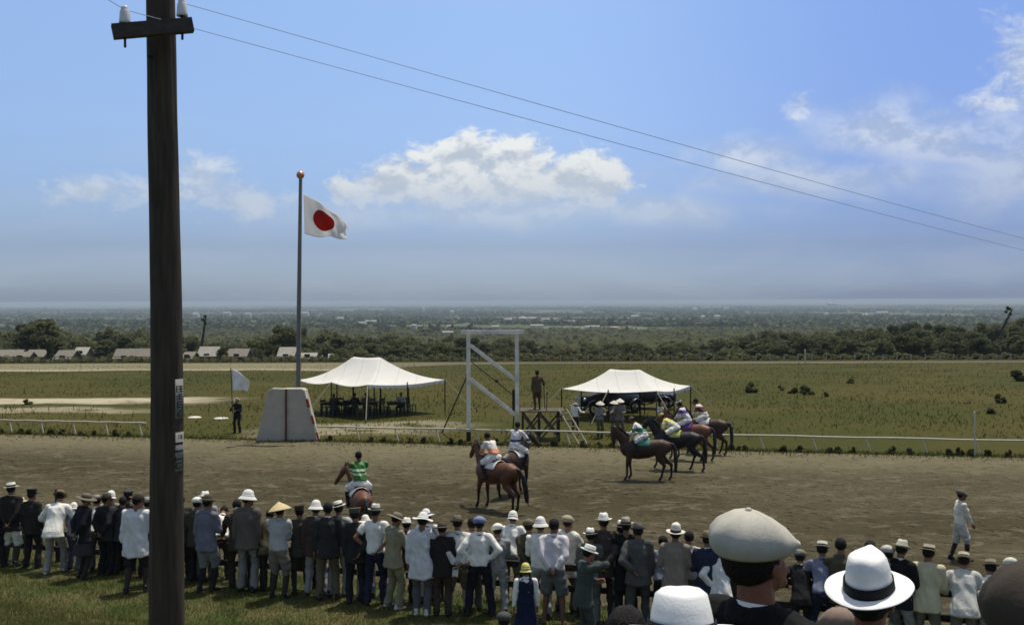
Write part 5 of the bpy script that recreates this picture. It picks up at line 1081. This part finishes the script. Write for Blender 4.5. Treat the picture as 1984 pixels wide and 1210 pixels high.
sp('person in a dark suit leaning on the fence at the right edge of the pole', 349, 957, cc=BLACK, bc=BLACK, hat=None, arms=RR, lean=20)
sp('person in a white flat cap and dark olive coat just right of the near pole', 382, 961, 1127, cc=(.045,.045,.030), bc=(.02,.02,.018), hat='cap', hc=WHT, arms=FF, face=15)
sp('person in a white brimmed hat at the fence behind the slate blue jacket', 397, 950, cc=LGREY, hat='fedora', hc=WHT, band=WHT, arms=FF, bc=GREY, off=-.05)
sp('person in a slate blue jacket, grey breeches and tall black boots with brown felt hat', 403, 956, 1145, cc=(.15,.15,.185), bot='breeches', bc=(.20,.20,.20), sock=BLACK, hat='fedora', hc=(.09,.075,.055), band=(.16,.13,.1), arms=('side', 'front'), face=32, step=.08, head=(10, 0))
sp('person in a white shirt bent low over the fence right of the slate blue jacket', 434, 985, 1120, cc=WHT, coat='shirt', bc=(.05,.045,.035), hat=None, arms=('rail', 'rail'), lean=48, head=(0, 45))
sp('bare-headed person in a brown suit behind the tall white helmet wearer', 459, 966, 1136, cc=(.055,.042,.034), bc=(.05,.038,.03), hat=None, arms=RR, lean=6, face=-10)
sp('person in a tall white sun helmet with drab jacket and light grey trousers', 481, 947, 1145, cc=(.11,.095,.08), bc=(.24,.23,.21), hat='pith', hc=(.72,.70,.64), band=WHT, arms=('side', 'pock'), face=25, head=(30, 0), skin=SKIND)
sp('dark-suited person at the fence half hidden by the tall white helmet wearer', 497, 985, cc=(.035,.03,.027), bc=(.03,.03,.027), hat=None, arms=RR, lean=14, face=10)
sp('person in an olive suit bending forward over the fence, head low', 523, 988, 1141, cc=OLIVE, bc=(.035,.032,.022), hat=None, arms=RR, lean=30, face=10, head=(0, 20))
sp('person in a wide conical straw hat with pale shirt and arms folded', 542, 971, 1158, cc=(.42,.42,.40), coat='shirt', bot='breeches', bc=(.17,.155,.13), sock=(.035,.03,.025), hat='cone', hc=STRAW, arms=('fold', 'fold'), face=38, head=(15, -8), hatroll=-10, tailor=1.2)
sp('person in an olive uniform jacket and peaked cap with brown knee breeches', 580, 976, 1149, cc=(.045,.046,.034), bot='shorts', bc=(.05,.04,.028), sock=(.03,.03,.025), hat='peak', hc=(.06,.055,.04), arms=FF)
sp('person in a big white sun helmet and maroon brown coat with pale trousers', 612, 967, 1152, cc=(.065,.042,.038), bc=(.33,.32,.31), hat='pith', hc=(.74,.72,.66), band=WHT, arms=SS, collar=WHT)
sp('bare-headed person in a charcoal jacket and khaki trousers beside the big white helmet', 635, 971, 1160, cc=(.025,.026,.026), bc=(.13,.11,.07), hat=None, arms=SS, face=-5, collar=WHT, shoes=SHOE)
sp('person in a tilted white straw hat with dark band next to the bare-headed charcoal jacket', 656, 968, cc=(.36,.35,.33), coat='shirt', hat='boater', hc=(.70,.67,.58), arms=FF, hatroll=-10, face=25, bc=LGREY)
sp('person in a black suit and drab cap with one hand held behind', 688, 981, 1167, cc=(.018,.019,.018), bc=(.017,.018,.02), hat='peak', hc=(.11,.11,.08), arms=('pock', 'back'), band=(.05,.05,.04))
sp('person in a white hat at the fence between black suit and white short-sleeved shirt', 708, 996, cc=WHT, coat='shirt', hat='sun', hc=WHT, band=WHT, arms=FF, bc=LGREY)
sp('person in a tight white short-sleeved shirt and navy trousers, hands on hips, light felt hat', 728, 974, 1169, cc=WHT, coat='tee', bc=(.020,.022,.040), hat='fedora', hc=(.52,.50,.42), arms=('hips', 'hipb'), face=10, head=(20, 0))
a = sp('person in a khaki cream suit with dark waistcoat reading, turned to the right', 769, 990, 1177, cc=(.27,.25,.16), bc=(.25,.23,.145), hat='wide', hc=(.20,.18,.12), band=(.12,.11,.08), arms=('front', 'read'), face=62, head=(5, 15), shoes=SHOEW, collar=WHT)
paper(a, 1, 'dark booklet read by the person in the khaki cream suit', (.13, .18), (.5, .3), (.05,.045,.04))
sp('dark-haired person with a small white hat behind the khaki cream suit', 788, 1001, cc=(.05,.04,.035), hat='fedora', hc=WHT, band=WHT, arms=FF, bc=BLACK)
sp('person in a broad white sun hat and loose white sailor-collared smock', 819, 990, 1191, cc=(.60,.60,.60), coat='smock', bc=(.10,.10,.10), hat='sun', hc=(.76,.74,.68), band=WHT, arms=('side', 'front'), face=12, shoes=SHOEW, tailor=1.2)
sp('person in a white hat with a blue ribbon just behind the broad white sun hat', 826, 984, cc=WHT, coat='shirt', hat='sun', hc=(.70,.69,.66), band=(.04,.06,.14), arms=FF, bc=LGREY, off=-.05)
sp('person in a wide dark brown hat, black waistcoat and brown trousers', 856, 1010, 1192, cc=(.018,.016,.015), bc=(.055,.04,.032), hat='wide', hc=(.07,.06,.045), band=(.03,.025,.02), arms=SS)
b34 = sp('person in a white shirt with hands clasped behind holding a paper, brown felt hat', 886, 996, 1189, cc=(.60,.59,.56), coat='shirt', bot='breeches', bc=(.11,.09,.06), sock=(.30,.27,.22), hat='fedora', hc=(.17,.14,.10), band=(.07,.055,.04), arms=BB, tailor=1.3, stance=.14)
paper(b34, -1, 'white paper hanging from the clasped hands of the white-shirted person in the brown hat', (.10, .17), (.1, .1), WHT, -.15)
sp('dark-haired person in a grey shirt behind the pale blue cap', 914, 1002, cc=(.35,.35,.34), coat='shirt', hat=None, arms=FF, bc=GREY)
sp('person in a pale blue cap and white shirt standing wide with hands on hips', 929, 998, 1192, cc=WHT, coat='shirt', bc=(.013,.014,.020), hat='cap', hc=(.20,.23,.38), arms=('hips', 'hips'), stance=.20, head=(0, 5), tailor=1.2)
sp('small person in a white cap at the fence right of the pale blue cap', 963, 1012, cc=(.28,.28,.28), coat='shirt', hat='cap', hc=WHT, arms=FF, bc=LGREY)
sp('person in a white bell-shaped hat and white shirt leaning onto the fence', 994, 988, 1166, cc=WHT, coat='shirt', bc=(.19,.18,.16), hat='cloche', hc=(.72,.71,.64), band=WHT, arms=RR, lean=24, face=15, Y=18.6)
sp('person in an olive brown jacket and flat brown cap with hands behind', 1024, 1003, 1187, cc=(.075,.065,.035), bc=(.022,.02,.017), hat='cap', hc=(.14,.125,.08), arms=BB)
sp('person in a white sun helmet and white shirt at the fence beside the brown cap', 1047, 999, cc=WHT, coat='shirt', hat='pith', hc=(.72,.71,.64), band=WHT, arms=FF, bc=LGREY)
sp('dark-haired youth in a white shirt with rolled sleeves and grey shorts, bare legs, hands behind', 1074, 1003, 1208, cc=(.66,.62,.62), coat='shirt', bot='shorts', bc=(.13,.135,.14), hat=None, arms=BB, face=3, skin=SKIND, tailor=1.3, stance=.13, shoes=False)
sp('person in a beige flat cap and cream shirt at the fence, turned right', 1101, 996, 1190, cc=(.68,.66,.56), coat='smock', bc=(.14,.12,.10), hat='cap', hc=(.34,.30,.20), arms=('front', 'rail'), face=20, lean=6, Y=17.9)
sp('person in a small white hat peeping out behind the dark brown suit', 1144, 1021, cc=GREY, hat='fedora', hc=WHT, arms=FF, bc=GREY)
sp('person in a dark brown suit and white felt hat with hands behind the back', 1169, 992, 1203, cc=(.050,.040,.034), bc=(.032,.022,.018), hat='fedora', hc=(.74,.72,.66), band=(.6,.58,.5), arms=BB, face=3)
g42 = sp('girl in a yellow cloche hat and navy pinafore dress with white sleeves', 1018, 1089, 1246, cc=(.012,.016,.040), coat='dress', bot=None, hat='cloche', hc=(.62,.56,.17), band=(.58,.50,.16), arms=SS, girl=True, sock=None, collar=WHT, Y=16.0)
a = sp('person in a dark green suit and white straw hat reading a paper, facing right', 1141, 1052, 1242, cc=(.052,.062,.056), bc=(.05,.058,.054), hat='boater', hc=(.66,.65,.60), band=(.50,.49,.45), arms=('front', 'hat'), face=72, head=(0, 12), skin=mat('flushed_skin', (.36, .14, .085), .5), collar=WHT, Y=15.9)
sp('person in a long black coat with a straw hat and dark band', 1212, 1000, 1197, cc=(.010,.010,.010), coat='coat', bc=BLACK, hat='fedora', hc=(.33,.29,.21), band=BLACK, arms=FF, Y=17.2)
sp('person in a white hat at the fence hidden behind the long black coat', 1204, 1006, cc=LGREY, hat='fedora', hc=WHT, arms=FF, off=-.05, bc=GREY)
sp('person in a grey suit and crushed drab felt hat, left hand on hip', 1236, 1010, 1219, cc=(.085,.085,.080), bc=(.075,.075,.070), hat='crush', hc=(.11,.10,.085), band=(.06,.055,.05), arms=('hipb', 'pock'), face=-12, tailor=1.2, head=(-15, 0))
sp('dark-haired person in a pale blue shirt between the grey suit and the tan jacket', 1285, 1036, None, off=-.2, cc=(.26,.28,.36), coat='shirt', hat=None, arms=RR, lean=20, bc=BLACK)
sp('person in a tan jacket and white straw hat with black band', 1309, 1011, None, off=-.5, cc=(.235,.195,.155), bc=(.20,.18,.15), hat='panama', hc=(.66,.62,.52), arms=FF, tailor=1.1)
sp('person with round dark cropped hair and white collar right of the tan jacket', 1335, 1027, None, off=-.1, cc=(.5,.5,.48), coat='shirt', hat=None, arms=FF, face=12, bc=GREY)
sp('person in a navy blue suit and olive straw hat with a wide white collar', 1370, 1026, 1232, cc=(.022,.027,.048), bc=(.018,.02,.03), hat='fedora', hc=(.22,.19,.11), band=(.08,.07,.045), arms=FF, collar=WHT)
sp('person in a white jacket and small grey cap, elbow out, beside the big flat cap', 1391, 1049, 1240, cc=(.70,.69,.66), coat='jacket', bc=(.012,.012,.013), hat='cap', hc=(.40,.40,.38), arms=('hips', 'rail'), lean=14, face=-8, Y=16.4, tailor=1.3)
sp('person in a black jacket and small drab cap just right of the big flat cap', 1550, 1062, cc=(.012,.012,.012), bc=BLACK, hat='cap', hc=(.20,.18,.13), arms=RR, lean=30, face=-15, collar=WHT)
sp('person in a straw boater and slate blue shirt leaning on the fence, navy trousers', 1593, 1045, cc=(.19,.20,.27), coat='shirt', bc=(.018,.02,.035), hat='boater', hc=(.58,.56,.47), arms=RR, lean=27, face=-8, hatroll=2, stance=.17, step=.2)
sp('bare-headed person in an olive brown jacket left of the big white panama', 1629, 1040, cc=(.065,.058,.035), bc=(.03,.028,.02), hat=None, arms=RR, lean=10)
sp('dark-haired person at the fence mostly hidden behind the big white panama', 1686, 1045, cc=GREY, hat=None, arms=FF, bc=GREY)
sp('person in a pale flat cap at the fence just right of the big white panama', 1720, 1054, cc=LGREY, coat='shirt', hat='cap', hc=(.52,.50,.45), arms=FF, bc=GREY)
sp('person in a black jacket and cream brimless-looking felt hat', 1747, 1043, cc=(.011,.011,.012), bc=(.30,.29,.27), hat='fedora', hc=(.55,.53,.43), band=(.5,.48,.40), arms=FF, face=18, collar=WHT, head=(18, 10))
sp('person in a cream yellow jacket and brown-banded boater at the right of the fence', 1799, 1051, cc=(.52,.48,.31), bc=(.16,.15,.12), hat='boater', hc=(.42,.36,.26), band=(.035,.025,.02), arms=FF, lean=6, face=8, hatroll=-6, head=(12, 5), tailor=1.3)
sp('person in a pale grey jacket and boater leaning far over the fence', 1867, 1066, cc=(.52,.51,.47), bc=(.17,.165,.14), hat='boater', hc=(.46,.40,.30), band=(.04,.035,.03), arms=RR, lean=27, hatroll=-6, head=(8, 0), tailor=1.4)
sp('person in a white shirt and drab boater bending low near the right edge', 1919, 1080, cc=WHT, coat='shirt', bc=LGREY, hat='boater', hc=(.26,.23,.17), band=(.08,.07,.05), arms=RR, lean=34, hatroll=-5, head=(0, 5))
sp('person in a pale flat cap leaning on the fence at the far right', 1958, 1078, cc=(.5,.48,.42), coat='shirt', bc=LGREY, hat='cap', hc=(.60,.58,.50), arms=RR, lean=30, face=8)
# ------------------------------------------------------------------ people in the near foreground
NG = 'spectators close in front of the camera'
SKN = mat('weathered_skin', (.23, .088, .046), .5, .18, 30, .3, 160, .35)
sp('person in a big pale flat cap and black coat close up, face turned right', 1466, 979, cc=(.008,.008,.008), coat='jacket', bc=BLACK, hat='cap', hc=(.45,.43,.36), arms=FF, face=33, head=(13, -12), Y=2.75, vox=.42, skin=SKN, collar=WHT, group=NG, hands=False, hatroll=3)
sp('person in a wide white panama hat with broad black band close to the camera', 1686, 1055, cc=(.30,.29,.27), coat='jacket', bc=GREY, hat='panama', hc=(.78,.77,.74), band=(.010,.010,.010), arms=FF, face=6, Y=3.25, vox=.42, skin=SKN, group=NG, hands=False, head=(8, -10))
sp('person in a plain white crowned hat at the bottom edge left of the flat cap', 1320, 1137, cc=(.010,.010,.011), coat='jacket', bc=BLACK, hat='plain', hc=(.74,.74,.71), band=(.012,.012,.014), arms=FF, face=-10, Y=2.0, vox=.5, group=NG, hands=False, collar=WHT)
sp('person in a large soft dark brown cap cut by the bottom right corner, very close', 2052, 1068, cc=(.04,.035,.028), bc=BLACK, hat='cap', hc=(.050,.038,.028), band=(.05,.04,.03), arms=FF, Y=1.3, vox=.6, group=NG, hands=False)
sp('person with bare dark hair at the bottom edge left of the white crowned hat', 1214, 1170, cc=(.02,.02,.02), bc=BLACK, hat=None, arms=FF, Y=3.2, vox=.5, group=NG, hands=False, face=10)
sp('person in a dark grey green cap at the bottom edge beside the girl in navy', 976, 1182, cc=BROWN, bc=BLACK, hat='cap', hc=(.06,.065,.055), arms=FF, Y=9.0, vox=.8, group=NG, hands=False)
sp('person in a light brown cap peeping from under the brim of the white panama', 1620, 1172, cc=(.25,.22,.18), bc=BLACK, hat='cap', hc=(.22,.16,.12), arms=FF, face=-40, Y=5.2, vox=.7, group=NG, hands=False)
# ------------------------------------------------------------------ people out on the ground
GT = 'people on the race ground'
sp('boy in white shirt, white knee breeches and dark stockings walking on the track', 1864, 947, 1084, cc=(.74,.70,.56), coat='shirt', bot='breeches', bc=(.50,.48,.42), sock=(.04,.025,.02), hat='cap', hc=(.12,.09,.075), arms=(((.22, .02, .86), (.5, -1, 0)), ((.14, .30, .80), (.6, -.5, -.4))), face=72, step=.26, lean=0, skin=SKIND, group=GT, head=(15, 0))
fw_ = sp('person in black holding up a white hand flag beside the concrete block', 459, 770, 838, cc=(.012,.012,.013), bc=BLACK, hat='fedora', hc=(.32,.30,.24), arms=('front', 'wave'), face=-150, group=GT, collar=WHT)
hp_ = hand_world(fw_, 1); e = at(447, 713, hp_.y)
st = mesh('hand_flag', *join([tube([tuple(hp_-Vector((0, 0, .25))), tuple(e)], .022, 6)]), WOOD); tag(st, 'white square flag on a stick waved above the person in black', 'flag')
A, B_, C_, D_ = at(448, 715, hp_.y), at(483, 738, hp_.y-.3), at(451, 756, hp_.y), at(480, 757, hp_.y-.3); V = []; n = 16
for j in range(n+1):
    for i in range(n+1): u, v = i/n, j/n; q = lerp(lerp(A, B_, u), lerp(C_, D_, u), v); V.append((q.x, q.y+.09*math.sin(u*7+v*3), q.z+.12*math.sin(u*3.1)*(1-v)))
o = mesh('cloth', V, [(j*(n+1)+i, j*(n+1)+i+1, (j+1)*(n+1)+i+1, (j+1)*(n+1)+i) for j in range(n) for i in range(n)], cloth(WHT), st); md = o.modifiers.new('s', 'SOLIDIFY'); md.thickness = .008
# platform man
q = at(1041, 792, Yf+.7); zt = at(1041, 717, Yf+.7).z; zdk = zd+.03
pm = person('person in brown uniform standing on the wooden platform holding a long stick', loc=(q.x, Yf+.7, zdk), rz=R(10), sc=(zt-zdk)/1.72, cc=(.075,.055,.032), bot='breeches', bc=(.06,.045,.03), sock=(.04,.03,.022), hat='peak', hc=(.09,.07,.045), arms=('side', 'stick'), group=GT, skin=SKIND)
hp_ = hand_world(pm, 1); st = mesh('walking_stick', *join([tube([tuple(hp_+Vector((0, 0, .08))), (hp_.x+.06, hp_.y, zdk)], .018, 6)]), WOODD); tag(st, 'long dark stick held by the person on the platform', 'stick')
sp('person in a straw hat and white shirt with an arm out behind the ladder', 1115, 779, 836, cc=WHT, coat='shirt', bc=(.05,.04,.03), hat='wide', hc=STRAW, arms=('front', 'out'), face=20, group=GT, step=.2, skin=SKIND)
sp('person in a pointed straw hat standing left beneath the smaller marquee', 1163, 776, 848, cc=(.25,.24,.22), coat='shirt', bc=(.10,.085,.05), hat='cone', hc=(.62,.58,.46), arms=FF, face=160, group=GT, skin=SKIND)
sp('person in a pointed pale hat and drab jacket behind the front racehorse, further left', 1190, 775, 838, cc=(.16,.13,.11), bc=(.10,.085,.06), hat='cone', hc=(.66,.62,.50), arms=FF, face=150, group=GT, Y=48.5)
sp('person in a wide pointed pale hat and drab jacket behind the front racehorse, further right', 1201, 771, 838, cc=(.17,.15,.13), bc=(.11,.09,.06), hat='cone', hc=(.70,.66,.54), arms=('front', 'out'), face=165, group=GT, Y=47.8)
sp('person in a white shirt standing at the right pole of the smaller marquee', 1280, 782, 838, cc=(.5,.5,.48), coat='shirt', bc=(.05,.05,.05), hat=None, arms=FF, face=200, group=GT, Y=52)
def seated(label, px, Y, face, cc, hat, hc, top=None):
    p = at(px, 800, Y); return person(label, loc=(p.x, Y, gz(p.x, Y)), rz=-R(face), sc=.93, pelvis=(0, -.05, .60), feetpos=((.12, .38, .085),)*2, cc=cc, bc=BLACK, hat=hat, hc=hc, arms=(((.10, .30, .84), (1, 0, -.5)),)*2, lean=10, group=GT, skin=SKIND)
seated('person in dark clothes sitting leftmost under the larger marquee', 646, 56.4, 20, (.02,.02,.018), None, None)
seated('person in a dark hat sitting in the middle under the larger marquee', 688, 56.6, -30, (.022,.02,.017), 'fedora', (.03,.028,.022))
seated('person in a drab cap sitting right of the middle under the larger marquee', 709, 56.8, 160, (.07,.07,.06), 'cap', (.06,.05,.04))
seated('person in a pale checked shirt sitting rightmost under the larger marquee', 778, 57.2, 200, (.28,.28,.26), None, None)
# ------------------------------------------------------------------ horses and jockeys
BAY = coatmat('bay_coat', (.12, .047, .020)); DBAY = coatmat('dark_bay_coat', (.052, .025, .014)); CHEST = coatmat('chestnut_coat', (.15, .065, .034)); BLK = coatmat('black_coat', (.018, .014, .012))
def hplace(px, py): q = ground(px, py); return Vector((q.x, q.y, gz(q.x, q.y)+.01))
# rear view bay, left; heading away and slightly left
q = at(697, 1052, 27.0); h = horse('bay horse seen from behind under the green-shirted jockey', (q.x, 27.0, gz(q.x, 27)+.01), R(17), BAY, neck=(-34, 8), head=(-8, -10), legs={'hl': .08, 'fr': .1}, cloth_c=WHT)
jockey('jockey in a green shirt with two white hoops, seen from behind', h, silkmat('silks_green', (.028, .15, .014), [('z', 1.765, 1.825, (.62, .78, .44)), ('z', 1.865, 1.925, (.62, .78, .44))]), lean=18, hc=(.014, .010, .008), head=(-12, 0))
# bay, three quarter rear, walking left/away
q = at(957, 990, 31.2); h = horse('bay horse standing with its rump toward the camera and head turned left', (q.x, 31.2, .01), R(43), BAY, neck=(12, 6), head=(8, -4), legs={'fl': .1, 'hl': -.1, 'fr': -.02}, tailx=.22, cloth_c=WHT, sc=1.02)
jockey('jockey in white with an orange waistband crouching on the bay horse', h, silkmat('silks_orange', (.66, .62, .56), [('z', 1.66, 1.80, (.56, .20, .075))]), lean=40, hc=(.03, .02, .015), head=(10, 0))
q = at(1000, 960, 33.6); h = horse('dark horse facing away to the right behind the bay horse', (q.x, 33.6, .01), R(-28), DBAY, neck=(8, 6), head=(6, -2), legs={'fl': .1, 'hr': .12}, cloth_c=WHT)
jockey('jockey in white with a navy blue waistband reaching a hand to the right', h, silkmat('silks_blue', (.66, .64, .60), [('z', 1.72, 1.80, (.020, .018, .095))]), lean=20, hc=(.018, .013, .010), arms=('rein', ((.34, .42, 1.62), (1, -.3, -.6))), visor=(.3, .25, .2))
# group on the right
q = at(1243, 931, 36.2); h1 = horse('dark bay horse standing side on in front of the group, facing left', (q.x, 36.2, .01), R(80), DBAY, neck=(-4, 1), head=(0, -42), legs={'fl': .06, 'fr': -.07, 'hl': .18, 'hr': -.16}, tailx=0, cloth_c=(.10, .28, .20))
jockey('jockey in white with a green sash leaning forward on the front horse', h1, silkmat('silks_white_green', (.66, .64, .58), [('z', 1.70, 1.84, (.035, .18, .12))]), lean=44, hc=(.12, .09, .08), head=(0, 10), bc=(.68,.67,.62), visor=(.1, .07, .06))
q = at(1305, 915, 38.4); h2 = horse('black horse just behind the front horse, walking away to the left', (q.x, 38.4, .01), R(68), BLK, neck=(0, 2), head=(0, -12), legs={'fl': -.15, 'fr': .25, 'hl': -.30, 'hr': .22}, tailx=.05, cloth_c=(.50, .48, .15))
jockey('jockey in yellow and white bending forward on the black horse', h2, silkmat('silks_yellow', (.66, .63, .50), [('z', 1.78, 2.4, (.56, .52, .10)), ('z', 1.3, 1.66, (.50, .46, .14))]), lean=62, hc=(.45, .42, .10), dy=.0, visor=(.5,.45,.1))
q = at(1329, 892, 40.8); h3 = horse('chestnut horse in the middle of the group with a purple saddlecloth', (q.x, 40.8, .01), R(60), CHEST, neck=(0, 8), head=(0, -8), legs={'fl': .1, 'fr': -.1, 'hl': .15, 'hr': -.2}, cloth_c=(.14, .07, .22))
jockey('jockey in white with purple sleeves on the chestnut horse', h3, silkmat('silks_purple', (.60, .57, .60), [('z', 1.84, 1.96, (.10, .035, .17))]), lean=36, hc=(.02, .015, .015))
q = at(1360, 880, 42.6); h4 = horse('dark bay horse furthest right in the group, its tail at the right edge', (q.x, 42.4, .01), R(66), DBAY, neck=(0, 6), head=(0, -8), legs={'fl': .1, 'hl': -.12, 'hr': .16}, cloth_c=WHT)
jockey('jockey in white with a dark red vest on the furthest horse', h4, silkmat('silks_red', (.68, .66, .62), [('z', 1.72, 1.93, (.12, .020, .018))]), lean=40, hc=(.02, .015, .015))
# ------------------------------------------------------------------ finish
bake_all()
hz_ = bpy.data.materials.new('haze_air'); hz_.use_nodes = True; nt = hz_.node_tree; nt.nodes.clear(); pv = nt.nodes.new('ShaderNodeVolumePrincipled'); pv.inputs['Color'].default_value = (.60, .71, .79, 1); pv.inputs['Density'].default_value = 9.5e-5; pv.inputs['Anisotropy'].default_value = .0
nt.links.new(pv.outputs[0], nt.nodes.new('ShaderNodeOutputMaterial').inputs['Volume'])
V, F = box((0, 12400, -27), (70000, 26800, 82)); hzo = mesh('haze', V, F, hz_, None, False); tag(hzo, 'thin blue summer haze over the plain', 'haze', None, 'stuff')
